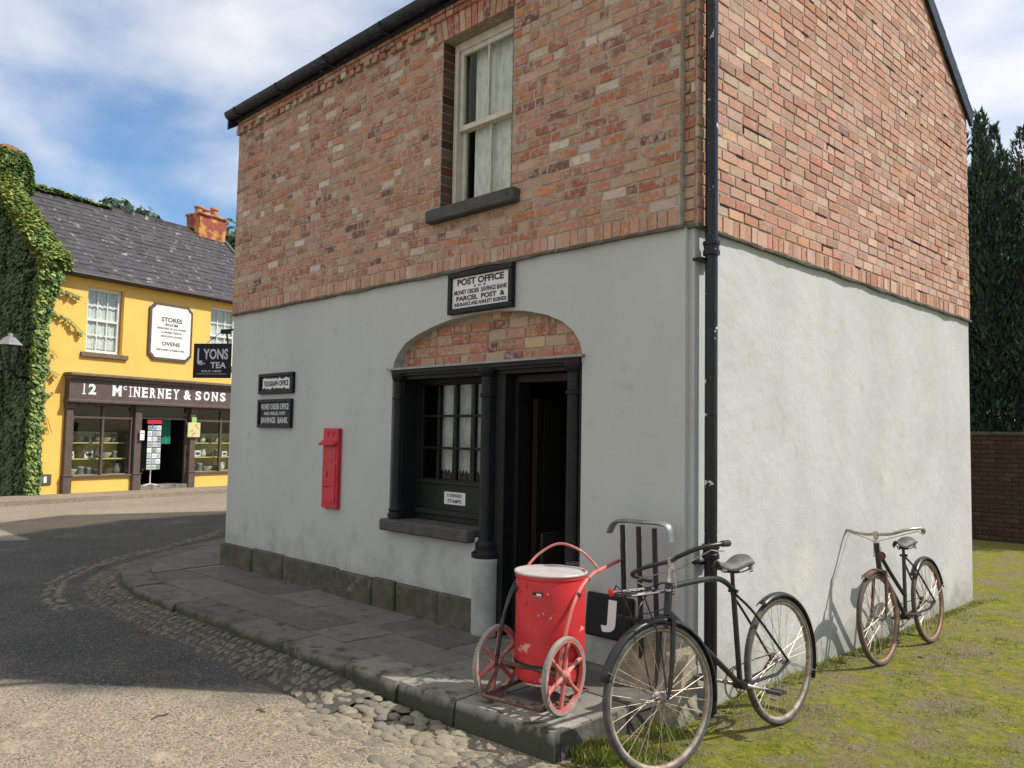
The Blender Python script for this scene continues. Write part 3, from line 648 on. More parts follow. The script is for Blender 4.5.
roof_slates(mb, -L_-.03, .06, -.10, ZE+.02, 1, sl_len)
roof_slates(mb, -L_-.03, .06, W_+.08, ZE+.02, -1, sl_len)
mb.build('roof_slates', 'slate', rf)
mb = MB(); hgt = ZE+.0+(W_/2+.1)*slope
mb.prism([[(-.10, ZE-.01), (W_/2, hgt+.005), (W_+.08, ZE-.01), (W_+.08, ZE+.015), (W_/2, hgt+.03), (-.10, ZE+.015)]], mpS, -L_-.02, .02)
mb.build('roof_deck', 'dark', rf)
for xx, nm in ((.025, 'verge_board'), (-L_-.055, 'verge_board')):
    mb = MB(); mb.prism([[(-.14, ZE-.13), (W_/2, AP-.06), (W_+.06, ZE-.13), (W_+.10, ZE+.0), (W_/2, AP+.12), (-.14, ZE+.03)]], mpS, xx, xx+.03); mb.build(nm, 'gutter', rf)
# gutters
def gutter(y, s, nm):
    mb = MB(); vs = []; fs = []; n = 9; xs_ = [-L_-.03+i*(L_+.08)/24 for i in range(25)]
    for x in xs_:
        wv = .006*wob(x*2, 1, 2)
        for q in range(n): a = math.pi*q/(n-1); vs.append(V(x, y-s*(.062*math.cos(a)), ZE+.045-.075*math.sin(a)+wv))
    for i in range(24):
        for q in range(n-1): fs.append((i*n+q, i*n+q+1, (i+1)*n+q+1, (i+1)*n+q))
    fs.append(tuple(range(n))); fs.append(tuple(24*n+q for q in range(n))); mb.add(vs, fs)
    mb.box(-L_-.02, .04, y+s*.055, y+s*.07, ZE-.05, ZE+.05)
    x = -L_+.2
    while x < 0:
        mb.box(x, x+.035, y-.070, y+.066, ZE-.040, ZE-.030); mb.tube([(x+.017, y-.068+.0*s, ZE+.04), (x+.017, y-.07, ZE-.03)], .008, 5); x += .9
    mb.build(nm, 'gutter', po, smooth=50)
gutter(-.135, 1, 'gutter'); gutter(W_+.09, -1, 'gutter')
# --- downpipe with socket joints and brackets
dp = root('downpipe', (0, 0, 0)); dp.parent = po
px_, py_ = .075, .10
mb = MB(); mb.tube([(px_, py_, z) for z in [.02+i*.3 for i in range(16)]]+[(px_, py_-.04, 4.78), (px_, py_-.2, 4.95), (.03, -.14, 5.02)], .038, 14); mb.build('pipe', 'pipe', dp, smooth=50)
for z in (2.70, 4.55, .9):
    mb = MB(); mb.lathe([(.040, 0), (.051, .004), (.051, .03), (.046, .035), (.046, .06), (.052, .065), (.052, .085), (.040, .09)], (px_, py_, z), n=16); mb.build('socket', 'pipe', dp, smooth=30)
    mb = MB(); mb.box(-.005, .05, py_-.07, py_+.07, z-.03, z-.012); mb.tube([(.04, py_-.065, z-.02), (-.01, py_-.065, z-.02)], .009, 6); mb.build('bracket', 'pipe', dp)
# --- plinth of stone blocks
mb = MB(); rnd = random.Random(9)
js = [-5.965, -5.25, -4.63, -3.66, -3.12, -2.80, -2.25, -1.83]
for a, b in zip(js, js[1:]):
    d = rnd.uniform(.030, .055); mb.cbox(a+.006, b-.006, -d, .01, .10, .385+rnd.uniform(-.012, .012), .012)
mb.cbox(-5.965, -5.94, .0, .9, .10, .38, .008)
mb.build('plinth', 'plinth', po)
mb = MB(); mb.cbox(-.845, -.05, -.02, .01, .0, .16, .01); mb.build('plinth', 'plinth', po)
# --- arch infill of brick
mb = MB(); mb.prism([arch+[(-2.95, 2.12), (-.85, 2.12)]], mpF, .085, .28); mb.build('arch_backing', 'mortar', po)
def in_arch(u, z):
    for (a, b) in zip(arch, arch[1:]):
        if b[0] <= u <= a[0]:
            t = (u-a[0])/(b[0]-a[0]+1e-9); return z < a[1]+(b[1]-a[1])*t-.002 and z > 2.1
    return False
mb = MB(); rnd = random.Random(31)
brick_field(mb, mpF, -2.96, -.84, 2.15, 2.56, .078, rnd, ch=.078, sl=.205, hp=.25, inside=in_arch, outsgn=-1, pal=PALF[:6]+[((.42, .31, .18), 1.5)])
mb.build('arch_brickwork', 'brick_front', po)
# --- shopfront joinery
sf = root('shopfront'); sf.parent = po
mb = MB()
mb.box(-3.00, -.82, -.035, .10, 2.135, 2.152); mb.build('lead_flashing', 'steel', sf)
mb = MB(); mb.box(-2.945, -.855, .0, .14, 2.085, 2.133); mb.box(-2.945, -.855, .03, .18, 2.055, 2.085); mb.box(-2.945, -.855, -.02, .13, 2.105, 2.134)
mb.build('head_beam', 'black', sf)
# engaged columns
def column(x, z0, z1, r=.045):
    mb = MB(); mb.lathe([(r*1.55, 0), (r*1.55, .03), (r*1.2, .045), (r*1.45, .065), (r*1.1, .085), (r, .11), (r*.94, z1-z0-.22), (r*1.25, z1-z0-.215), (r*1.25, z1-z0-.2), (r*.95, z1-z0-.19), (r*.95, z1-z0-.07), (r*1.3, z1-z0-.05), (r*1.5, z1-z0-.02), (r*1.5, z1-z0)], (x, .015, z0), n=18)
    mb.box(x-.06, x+.06, .02, .16, z0, z1); return mb.build('column', 'black', sf, smooth=35)
column(-2.875, .905, 2.105); column(-.925, .35, 2.105, .05)
column(-1.775, .72, 2.105, .052)
mb = MB(); mb.lathe([(.105, 0), (.105, .52), (.11, .53), (.11, .56), (.06, .58)], (-1.775, .03, .14), n=24); o = mb.build('pedestal', 'plaster_front', sf, smooth=35)
mb = MB(); mb.lathe([(.108, .70), (.112, .705), (.112, .735), (.085, .755), (.085, .80), (.06, .83)], (-1.775, .03, 0), n=24); mb.build('pedestal_cap', 'black', sf, smooth=35)
mb = MB(); mb.cbox(-1.72, -1.62, .04, .26, .12, 2.06, .006); mb.cbox(-1.62, -1.58, .14, .28, .12, 2.05, .004); mb.box(-.865, -.845, .0, .25, .12, 2.1); mb.cbox(-1.01, -.965, .12, .26, .12, 2.05, .004)
mb.cbox(-1.58, -1.01, .12, .26, 1.99, 2.05, .004); mb.build('door_frame', 'black', sf)
# window bay
mb = MB()
mb.cbox(-2.94, -2.86, .06, .24, .90, 2.06, .005); mb.cbox(-2.86, -2.83, .14, .26, .90, 2.06, .004); mb.box(-2.83, -1.72, .22, .28, 2.03, 2.06); mb.box(-2.83, -1.72, .19, .27, .90, .945); mb.cbox(-2.83, -1.72, .165, .27, .945, .985, .006)
mb.box(-2.83, -1.72, .225, .265, .985, 1.20); mb.cbox(-2.83, -1.72, .205, .25, 1.195, 1.22, .004)
mb.build('window_frame', 'green_black', sf)
wn_ = root('sash_window'); wn_.parent = sf
mb = MB(); cols = [-2.82, -2.60, -2.38, -2.16, -1.94, -1.73]
for x in cols: mb.cbox(x-.014, x+.014, .222, .255, 1.22, 2.03, .004)
for z in (1.225, 1.49, 1.755, 2.02): mb.cbox(-2.83, -1.72, .218, .25, z-.010, z+.010, .004)
mb.build('glazing_bars', 'black', wn_)
mb = MB(); mb.box(-2.83, -1.72, .238, .242, 1.22, 2.03); mb.build('pane', 'glass', wn_)
mb = MB()
for x in cols[1:-1]:
    a, b = x-.015, x+.125
    n = 10; vs = []; 
    for i in range(n+1):
        xx = a+(b-a)*i/n; yy = .285+.008*math.sin(i*1.7); vs += [V(xx, yy, 1.30+.02*math.sin(i*2.1)), V(xx, yy, 2.03)]
    mb.add(vs, [(2*i, 2*i+2, 2*i+3, 2*i+1) for i in range(n)])
M['net'] = mat('net_curtain', (.50, .50, .47), (.36, .37, .35), scale=20, rough=.95); mb.build('curtain', 'net', wn_)
mb = MB(); mb.box(-2.83, -1.72, .30, .36, 1.205, 1.225)
rnd = random.Random(2)
for i in range(16):
    x = -2.70+i*.066; mb.lathe([(.012, 0), (.02, .02), (.010, .05), (.022, .075), (.012, .09)], (x, .33, 1.225), n=8)
mb.build('counter_rail', 'inner', wn_)
mb = MB(); mb.box(-2.50, -2.24, .2215, .2245, 1.035, 1.135); nt_ = mb.build('notice_plate', 'enamel', sf)
mb = MB(); fr_ = FRONT(.2215); put_text(mb, 'LICENSED', -2.37, 1.108, .024, .18, 0, .02, fr_, .001); put_text(mb, 'STAMPS', -2.37, 1.062, .030, .17, 0, .02, fr_, .001); mb.build('lettering', 'ink', nt_)
# stone sill of shop window
mb = MB(); mb.cbox(-2.97, -1.87, -.09, .20, .80, .895, .012); mb.build('window_sill', 'dark_stone', po)
# doorway: threshold and low inner panel
mb = MB(); mb.cbox(-1.60, -.84, -.03, .32, .08, .165, .01); mb.build('doorstep', 'stone', po)
dr = root('door'); dr.parent = po
mb = MB(); M4 = Matrix.Translation((-1.53, .30, 0)) @ Matrix.Rotation(R(98), 4, 'Z')
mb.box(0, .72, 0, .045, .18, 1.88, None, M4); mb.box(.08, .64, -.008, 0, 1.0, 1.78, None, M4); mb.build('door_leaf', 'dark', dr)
mb = MB(); mb.box(.06, .62, -.02, -.002, .22, .88, None, M4); mb.build('kick_panel', 'inner', dr)
mb = MB(); mb.ball((-1.62, .92, 1.0), .025, .025, .025, 2); mb.build('door_knob', 'steel', dr, smooth=60)
# interior
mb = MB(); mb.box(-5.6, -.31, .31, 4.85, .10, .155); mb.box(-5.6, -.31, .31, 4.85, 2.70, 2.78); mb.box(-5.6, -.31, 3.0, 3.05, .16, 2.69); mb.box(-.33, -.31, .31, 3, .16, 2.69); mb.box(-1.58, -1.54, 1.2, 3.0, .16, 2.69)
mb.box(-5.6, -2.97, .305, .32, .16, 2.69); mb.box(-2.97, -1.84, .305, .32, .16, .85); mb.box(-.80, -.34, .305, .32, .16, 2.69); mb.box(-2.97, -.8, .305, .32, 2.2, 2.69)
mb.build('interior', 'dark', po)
# --- upper sash window
uw = root('upper_window'); uw.parent = po
cx_ = (wx0+wx1)/2
mb = MB(); a, b = wx0+.012, wx1-.012; y = .085
mb.cbox(a, a+.055, y, y+.10, wz0, wz1, .006); mb.cbox(b-.055, b, y, y+.10, wz0, wz1, .006); mb.cbox(a+.055, b-.055, y, y+.10, wz1-.07, wz1, .006); mb.cbox(a+.03, b-.03, y-.02, y+.08, wz0, wz0+.03, .006)
mb.cbox(a+.035, a+.06, y-.012, y, wz0+.03, wz1-.05, .003); mb.cbox(b-.06, b-.035, y-.012, y, wz0+.03, wz1-.05, .003)
mb.build('frame', 'cream', uw)
mid = (wz0+wz1)/2-.02
def sash(z0, z1, yy, nm):
    mb = MB(); mb.cbox(a+.056, a+.096, yy, yy+.035, z0, z1, .004); mb.cbox(b-.096, b-.056, yy, yy+.035, z0, z1, .004); mb.cbox(a+.096, b-.096, yy, yy+.035, z1-.042, z1, .004); mb.cbox(a+.096, b-.096, yy, yy+.035, z0, z0+.045, .004)
    mb.cbox(cx_-.009, cx_+.009, yy+.004, yy+.03, z0+.04, z1-.04, .003); return mb.build(nm, 'cream', uw)
sash(mid-.02, wz1-.068, y+.015, 'sash'); sash(wz0+.03, mid+.022, y+.052, 'sash')
mb = MB(); mb.box(a+.09, b-.09, y+.034, y+.037, mid, wz1-.1); mb.box(a+.09, b-.09, y+.072, y+.075, wz0+.06, mid); mb.build('pane', 'glass', uw)
for x0_, x1_ in ((a+.15, cx_+.02), (cx_+.022, b-.06)):
    mb = MB(); n = 40; vs = []
    for i in range(n+1):
        t = i/n; xx = x0_+(x1_-x0_)*t; yy = .198+.010*math.sin(t*26)+.004*math.sin(t*61)
        for q, z in enumerate((wz0+.02, wz0+.7, wz1-.02)): vs.append(V(xx, yy, z))
    mb.add(vs, [(3*i+q, 3*i+3+q, 3*i+4+q, 3*i+1+q) for i in range(n) for q in range(2)]); mb.build('curtain', 'lace', uw, smooth=80, fix=False)
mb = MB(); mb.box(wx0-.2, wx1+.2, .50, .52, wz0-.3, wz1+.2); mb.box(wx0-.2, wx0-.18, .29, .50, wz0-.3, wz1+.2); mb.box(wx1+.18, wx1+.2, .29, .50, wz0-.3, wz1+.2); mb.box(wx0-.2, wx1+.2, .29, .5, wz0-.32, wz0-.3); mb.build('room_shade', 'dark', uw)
mb = MB(); mb.cbox(wx0-.10, wx1+.10, -.10, .10, wz0-.105, wz0-.002, .010); mb.build('window_sill', 'dark_stone', po)
# --- fixings: signs on the front wall
def framed_sign(name, label, x0, x1, z0, z1, fw, dpt, bm_, lines, lm, group=None, tilt=0, plate=None):
    r = root(name, ((x0+x1)/2, 0, (z0+z1)/2), (0, R(tilt), 0), label, 'sign', group); off = r.location
    X0, X1, Z0, Z1 = x0-off[0], x1-off[0], z0-off[2], z1-off[2]
    mb = MB()
    for q in ((X0, X1, Z0, Z0+fw), (X0, X1, Z1-fw, Z1), (X0, X0+fw, Z0+fw, Z1-fw), (X1-fw, X1, Z0+fw, Z1-fw)): mb.cbox(q[0], q[1], -dpt, -.002, q[2], q[3], .005)
    mb.build('sign_frame', 'sign_black', r)
    mb = MB(); mb.box(X0+fw, X1-fw, -dpt*.55, -.004, Z0+fw, Z1-fw); mb.build('sign_board', bm_, r)
    mb = MB()
    for (s, u, v, h, wd, bo) in lines: put_text(mb, s, u, v, h, wd, 0, bo, (V(0, -dpt*.55, 0), V(1, 0, 0), V(0, 0, 1), V(0, -1, 0)), .002)
    mb.build('lettering', lm, r); return r
framed_sign('post_office_sign', 'white enamel post office sign in black frame tilted over the brick arch', -2.205, -1.485, 2.535, 2.86, .042, .045, 'enamel',
    [('POST OFFICE', 0, .082, .052, .52, .035), ('F  O  R', 0, .040, .016, .13, .03), ('MONEY ORDER  SAVINGS BANK', 0, .004, .036, .59, .02), ('PARCEL  POST  &', 0, -.045, .038, .54, .035), ('INSURANCE AND ANNUITY BUSINESS', 0, -.090, .030, .58, .02)], 'ink')
framed_sign('telegraph_sign', 'small framed sign with worn white panel, upper one left of the red letter box', -5.25, -4.55, 1.985, 2.195, .035, .035, 'sign_black',
    [('TELEGRAPH OFFICE', 0, .0, .055, .50, .03)], 'ink')
r_ = bpy.data.objects['telegraph_sign']
mb = MB(); rnd = random.Random(8); pts = []
for i in range(17): pts.append((-.27+.54*i/16, -.048+rnd.uniform(-.014, .014)))
for i in range(17): pts.append((.27-.54*i/16, .050+rnd.uniform(-.010, .012)))
mb.prism([pts], mpF, -.0215, -.0185); mb.build('letter_panel', 'enamel', r_)
for ch in r_.children:
    if ch.name.startswith('lettering'): ch.location.y = -.002
framed_sign('savings_bank_sign', 'black framed sign with three rows of pale lettering, below the worn white one', -5.25, -4.57, 1.64, 1.93, .035, .035, 'sign_black',
    [('MONEY ORDER OFFICE', 0, .070, .062, .56, .035), ('AND PARCEL POST', 0, .0, .034, .44, .03), ('SAVINGS  BANK', 0, -.070, .062, .55, .035)], 'letter_grey')
# --- wall letter box
pb = root('wall_letter_box', (-3.815, 0, .91), (0, 0, 0), 'narrow red letter box with small hood set in the grey wall', 'letter box')
mb = MB(); mb.cbox(-.125, .125, -.045, -.001, 0, .73, .006); mb.build('body', 'postred', pb)
mb = MB(); mb.cbox(-.10, .10, -.052, -.045, .055, .40, .003); mb.box(-.098, .098, -.050, -.0455, .44, .555); mb.build('door', 'postred', pb)
mb = MB(); mb.prism([[(-.045, .62), (-.10, .585), (-.098, .575), (-.045, .585)]], lambda u, v, d: V(d, u, v), -.125, .125); mb.build('hood', 'postred', pb)
mb = MB(); mb.box(-.085, .085, -.047, -.0455, .566, .582); mb.build('posting_slot', 'ink', pb)
mb = MB(); mb.box(-.035, -.022, -.055, -.052, .28, .34); mb.build('keyhole', 'ink', pb)
mb = MB(); mb.tube([(-.055, -.055, .20), (-.055, -.072, .20), (-.02, -.075, .205)], .007, 6); mb.build('handle', 'postred', pb)
mb = MB(); put_text(mb, 'V  R', 0, .68, .05, .15, 0, .03, (V(0, -.045, 0), V(1, 0, 0), V(0, 0, 1), V(0, -1, 0)), .005); mb.build('emblem', 'postred', pb)
# --- plate with J, leaning on wall; jostle stone
jp = root('letter_plate', (-.56, -.02, .34), (R(-6), 0, R(2)), 'black plate with a white letter J at the foot of the grey wall', 'sign')
mb = MB(); mb.cbox(-.20, .17, -.03, -.005, 0, .27, .012); mb.build('plate', 'sign_black', jp)
mb = MB(); put_text(mb, 'J', -.01, .14, .20, .11, 0, .05, (V(0, -.03, 0), V(1, 0, 0), V(0, 0, 1), V(0, -1, 0)), .003); mb.build('lettering', 'letter_white', jp)
mb = MB(); bm = bmesh.new(); bmesh.ops.create_cube(bm, size=1); bmesh.ops.subdivide_edges(bm, edges=bm.edges[:], cuts=9, use_grid_fill=True)
for v in bm.verts:
    x, y, z = v.co; X = x*.44; Z = (z+.5)*.43; Y = (y+.5)
    depth = .06+.22*(1-(z+.5))**1.0; Yy = -depth*(1-Y)
    if z > .49: Z -= .03*(1-Y)+.02*x
    p = V(X*(1+.10*(1-(z+.5))), Yy, Z); nn = noise.noise(p*9)*.018+noise.noise(p*30)*.006; v.co = p+V(nn*.6, nn if Y < .99 else 0, nn*.8)
js_ = root('corner_guard_stone', (-.18, -.005, -.02), (0, 0, 0), 'rough pale guard stone at the foot of the wall corner behind the bicycle', 'stone')
mb.bm(bm); mb.build('stone_block', 'jostle', js_, smooth=50)
# ================================================================== SHOP ACROSS THE STREET
SA = math.atan2(.973, -.228)
shop = root('village_shop', (-17.49, 0, 0), (0, 0, SA), 'yellow two storey shop with slate roof and brown shopfront numbered 12 across the road', 'building')
def mpW(u, v, d): return V(u, d, v)      # shop local: x along the front, y into the building
mb = MB()
SX0, SX1, SE, SD = 1.34, 7.9, 5.22, 5.4
fw_out = [(SX0, -.2), (SX0, SE), (SX1, SE), (SX1, -.2), (7.05, -.2), (7.05, 2.2), (1.95, 2.2), (1.95, -.2)]
wins = [(2.24, 3.16, 3.40, 4.97), (5.68, 6.60, 3.40, 5.0)]
mb.prism([fw_out]+[[(a, c), (a, d), (b, d), (b, c)] for a, b, c, d in wins], mpW, 0, .3)
mb.build('front_wall', 'yellow', shop)
RS = 2.36/2.7
mb = MB(); gab = [(.30, -.2), (SD, -.2), (SD, SE), (SD/2, SE+2.36), (.301, SE+.301*RS)]
mb.prism([gab], mpS, SX0, SX0+.3); mb.prism([gab], mpS, SX1-.3, SX1); mb.box(SX0+.3, SX1-.3, SD-.3, SD, -.2, SE); mb.build('side_wall', 'yellow', shop)
srf = root('roof'); srf.parent = shop
mb = MB(); rnd = random.Random(77); sang = math.atan(RS); sln = (SD/2+.15)/math.cos(sang)
roof_slates(mb, SX0-.05, SX1+.05, -.15, SE-.02, 1, sln, .21, .27, sang, col=(.045, .039, .043)); roof_slates(mb, SX0-.05, SX1+.05, SD+.15, SE-.02, -1, sln, .21, .27, sang, col=(.045, .039, .043))
mb.build('roof_slates', 'slate', srf)
mb = MB(); mb.prism([[(-.15, SE-.04), (SD/2, SE+2.36+.09), (SD+.15, SE-.04), (SD+.15, SE-.01), (SD/2, SE+2.36+.12), (-.15, SE-.01)]], mpS, SX0, SX1); mb.build('roof_deck', 'dark', srf)
mb = MB()
for i in range(19): x = SX0+i*.35; mb.prism([[(SD/2-.11, SE+2.40), (SD/2, SE+2.53), (SD/2+.11, SE+2.40), (SD/2, SE+2.50)]], mpS, x, x+.34)
mb.build('ridge_tiles', 'slate', srf)
mb = MB(); mb.prism([[(-.20, SE-.10), (SD/2, SE+2.36+.08), (SD/2, SE+2.36+.20), (-.20, SE+.02)]], mpS, SX1+.02, SX1+.10); mb.build('verge_board', 'stone', srf)
mb = MB(); mb.tube([(SX0, -.20, SE-.04), (SX1+.1, -.20, SE-.06)], .055, 8); mb.box(SX0, SX1, -.16, -.002, SE-.09, SE-.03); mb.build('gutter', 'brown_dark', shop)
# chimney right
ch = root('chimney'); ch.parent = srf
mb = MB(); bmx = bmesh.new(); bmesh.ops.create_cube(bmx, size=1); bmesh.ops.subdivide_edges(bmx, edges=bmx.edges[:], cuts=6, use_grid_fill=True)
for v in bmx.verts:
    p = V(7.45+v.co.x*.95, SD/2+v.co.y*.62, 7.68+v.co.z*1.05); v.co = p+Vector((noise.noise(p*3), noise.noise(p*3+V(9, 0, 0)), noise.noise(p*3+V(0, 9, 0))))*.05
mb.bm(bmx); mb.cbox(6.93, 7.97, SD/2-.36, SD/2+.36, 8.13, 8.22, .03); mb.build('stack', 'chimney', ch, smooth=60)
for i, x in enumerate((7.15, 7.42, 7.72)):
    h = (.26, .22, .34)[i]; mb = MB(); mb.lathe([(.12, 0), (.105, h*.7), (.135, h*.75), (.135, h*.88), (.11, h), (.085, h), (.085, .05)], (x, SD/2, 8.21), n=14); mb.build('chimney_pot', 'potclay', ch, smooth=40)
# upper windows
for wi, (a, b, c, d) in enumerate(wins):
    wr = root('upper_window'); wr.parent = shop
    mb = MB()
    for q in ((a+.02, a+.09, c, d), (b-.09, b-.02, c, d), (a+.09, b-.09, d-.08, d), (a+.09, b-.09, c, c+.07)): mb.cbox(q[0], q[1], .12, .20, q[2], q[3], .006)
    mb.build('frame', 'white', wr)
    mb = MB(); zm = (c+d)/2
    mb.box(a+.09, b-.09, .13, .18, zm-.025, zm+.025)
    for k in (1, 2): x = a+.09+(b-a-.18)*k/3; mb.box(x-.011, x+.011, .14, .165, c+.07, d-.08)
    for z in ((c+.07+zm)/2, (d-.08+zm)/2): mb.box(a+.09, b-.09, .142, .163, z-.011, z+.011)
    mb.build('glazing_bars', 'white', wr)
    mb = MB(); mb.box(a+.09, b-.09, .170, .173, c+.06, d-.07); mb.build('pane', 'glass', wr)
    mb = MB(); n = 30; vs = []
    for i in range(n+1):
        x = a+.05+(b-a-.1)*i/n
        for z in (c+.10, zm, d): vs.append(V(x, .195+.012*math.sin(i*1.3), z))
    mb.add(vs, [(3*i+q, 3*i+3+q, 3*i+4+q, 3*i+1+q) for i in range(n) for q in range(2)]); mb.build('curtain', 'lace', wr, smooth=80, fix=False)
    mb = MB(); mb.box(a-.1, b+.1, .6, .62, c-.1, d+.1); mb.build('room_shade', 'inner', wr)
    mb = MB(); mb.cbox(a-.12, b+.14, -.07, .10, c-.12, c-.005, .01); mb.build('window_sill', 'brown_sill', shop)
# shopfront
SH = root('shopfront'); SH.parent = shop
mb = MB(); mb.box(1.80, 7.2, -.20, -.004, 2.26, 2.78); mb.build('fascia', 'brown', SH)
mb = MB(); mb.cbox(1.74, 7.26, -.34, -.002, 2.80, 2.88, .02); mb.cbox(1.78, 7.22, -.27, -.002, 2.74, 2.80, .01); mb.build('cornice', 'brown_sill', SH)
mb = MB(); mb.cbox(1.77, 7.22, -.25, -.002, 2.19, 2.27, .015); mb.build('moulding', 'brown', SH)
mb = MB(); fr_ = (V(0, -.20, 0), V(1, 0, 0), V(0, 0, 1), V(0, -1, 0))
def serif(s, x, y, h, w_):
    put_text(mb, s, x, y, h, w_, 0, .035, fr_, .004)
SER = {'M': 'lbrbltrt', 'I': 'cbct', 'N': 'lbltrt', 'E': 'lblt', 'R': 'lblt', 'Y': 'ltrtcb', '1': 'cb'}
def serif_word(s, xa, xb, y, h):
    wds = {'I': .35, 'M': 1.15, '1': .35}; tot = sum(wds.get(c, .85) for c in s)+.24*(len(s)-1); k = (xb-xa)/tot; x = xa
    for c in s:
        w_ = wds.get(c, .85)*k; gw = w_*.34 if c in 'I1' else w_*.92; serif(c, x+w_/2, y, h, gw); q = SER.get(c, '')
        for i in range(0, len(q), 2):
            xx = {'l': x+w_/2-gw*.36, 'r': x+w_/2+gw*.36, 'c': x+w_/2}[q[i]]; zc = y-h/2+.009 if q[i+1] == 'b' else y+h/2-.009
            mb.box(xx-.042, xx+.042, -.2048, -.2, zc-.011, zc+.011)
        x += w_+.24*k
serif_word('12', 2.10, 2.44, 2.515, .25); serif_word('M', 2.83, 3.08, 2.51, .25); serif('C', 3.16, 2.59, .10, .09); serif_word('INERNEY', 3.27, 4.66, 2.51, .25); serif('&', 4.91, 2.51, .25, .22); serif_word('SONS', 5.14, 6.12, 2.51, .24)
mb.build('lettering', 'letter_white', SH)
pils = [(1.80, 2.00), (3.52, 3.74), (5.10, 5.30), (7.0, 7.2)]
for a, b in pils:
    pr = root('pilaster'); pr.parent = SH
    mb = MB(); mb.cbox(a, b, -.13, .02, .10, .50, .01); mb.cbox(a+.02, b-.02, -.10, .02, .50, 2.05, .01); mb.cbox(a, b, -.14, .02, 2.05, 2.19, .01); mb.cbox(a-.01, b+.01, -.15, .02, .49, .52, .006); mb.build('shaft', 'brown', pr)
mb = MB()
for a, b in ((2.0, 3.52), (5.30, 7.0)):
    for q in ((a, a+.045, .50, 2.19), (b-.045, b, .50, 2.19), (a+.045, b-.045, 2.13, 2.19), (a+.045, b-.045, 1.83, 1.875)): mb.cbox(q[0], q[1], -.02, .06, q[2], q[3], .006)
    n = 2
    for k in range(1, n): x = a+(b-a)*k/n; mb.cbox(x-.028, x+.028, -.02, .06, .50, 2.13, .006)
    mb.cbox(a, b, -.09, .10, .44, .50, .01)
mb.cbox(3.74, 5.10, -.0, .07, 1.86, 1.91, .006); mb.cbox(3.74, 3.79, .0, .07, .1, 2.19, .006); mb.cbox(5.05, 5.10, .0, .07, .1, 2.19, .006)
mb.build('window_frame', 'brown', SH)
mb = MB(); mb.box(2.0, 3.52, .02, .023, .50, 2.13); mb.box(5.30, 7.0, .02, .023, .50, 2.13); mb.box(3.79, 5.05, .02, .023, 1.91, 2.19); mb.build('pane', 'glass', SH)
for q in ((2.0, 3.52), (5.30, 7.0)): mb = MB(); mb.box(q[0], q[1], -.03, .3, .0, .44); mb.build('stall_riser', 'yellow', SH)
mb = MB(); mb.cbox(3.74, 5.10, -.10, .40, .02, .20, .015); mb.build('doorstep', 'kerb', SH)
# window interiors
for a, b in ((2.0, 3.52), (5.30, 7.0)):
    mb = MB(); mb.box(a+.01, b-.01, .55, .57, .44, 1.52); mb.box(a+.01, b-.01, .05, .55, .48, .505)
    for z in (.86, 1.24): mb.box(a+.02, b-.02, .16 if z < 1 else .26, .55, z, z+.025)
    mb.build('display_shelf', 'shelf', SH)
mb = MB(); mb.box(1.66, 7.2, 3.0, 3.05, .1, 2.6); mb.box(1.66, 7.2, .32, 3, .05, .10); mb.box(1.66, 7.2, .32, 3, 2.3, 2.35); mb.box(1.66, 1.70, .32, 3, .1, 2.3); mb.box(7.16, 7.2, .32, 3, .1, 2.3)
mb.box(3.50, 3.60, .30, 1.2, .1, 2.2); mb.box(5.2, 5.3, .30, 1.2, .1, 2.2); mb.box(2.0, 3.5, .56, .6, 1.53, 2.2); mb.box(5.31, 7.1, .56, .6, 1.53, 2.2); mb.build('interior', 'dark', SH)
mb = MB(); mb.box(4.02, 4.9, 1.0, 1.02, .5, 1.3); mb.build('counter', 'inner', SH)
# plaque at the corner of the shop
def shop_pt(x, y, z):
    return shop.matrix_world @ V(x, y, z)
bpy.context.view_layer.update()
def sroot(name, x, y, z, label, cat, group=None, rz=0):
    p = Matrix.Translation((-17.49, 0, 0)) @ Matrix.Rotation(SA, 4, 'Z') @ V(x, y, z)
    return root(name, p, (0, 0, SA+rz), label, cat, group)
r = sroot('number_plaque', 1.45, 0, .43, 'small grey plaque with a white figure 1 low on the yellow wall', 'plaque')
mb = MB(); mb.cbox(-.14, .14, -.03, -.002, -.12, .12, .008); mb.build('plate', 'brown', r)
mb = MB(); mb.box(-.035, .03, -.036, -.03, -.07, .07); mb.build('figure', 'letter_white', r)
# stores room board
r = sroot('stores_board', 4.46, 0, 4.10, 'tall white painted board with stores room and ovens lettering on the yellow upper wall', 'sign')
def notch(w_, h, c): return [(-w_+c, -h), (w_-c, -h), (w_-c*.55, -h+c*.55), (w_, -h+c), (w_, h-c), (w_-c*.55, h-c*.55), (w_-c, h), (-w_+c, h), (-w_+c*.55, h-c*.55), (-w_, h-c), (-w_, -h+c), (-w_+c*.55, -h+c*.55)]
mb = MB(); mb.prism([notch(.63, .73, .14)], mpW, -.05, -.002); mb.build('sign_frame', 'brown', r)
mb = MB(); mb.prism([notch(.565, .665, .12)], mpW, -.056, -.0505); mb.build('sign_board', 'white', r)
mb = MB(); fr_ = (V(0, -.056, 0), V(1, 0, 0), V(0, 0, 1), V(0, -1, 0))
for s, v, h, w_ in (('STORES', .32, .115, .60), ('ROOM', .19, .07, .36), ('VENDORS OF ALL KINDS', .09, .045, .86), ('COPPER TINS &', -.01, .045, .58), ('TIN PLATE GOODS', -.11, .045, .62), ('OVENS', -.30, .10, .52), ('REPAIRED & REMOVED', -.46, .042, .82)): put_text(mb, s, .0, v, h, w_, 0, .022, fr_, .003)
mb.build('lettering', 'inner', r)
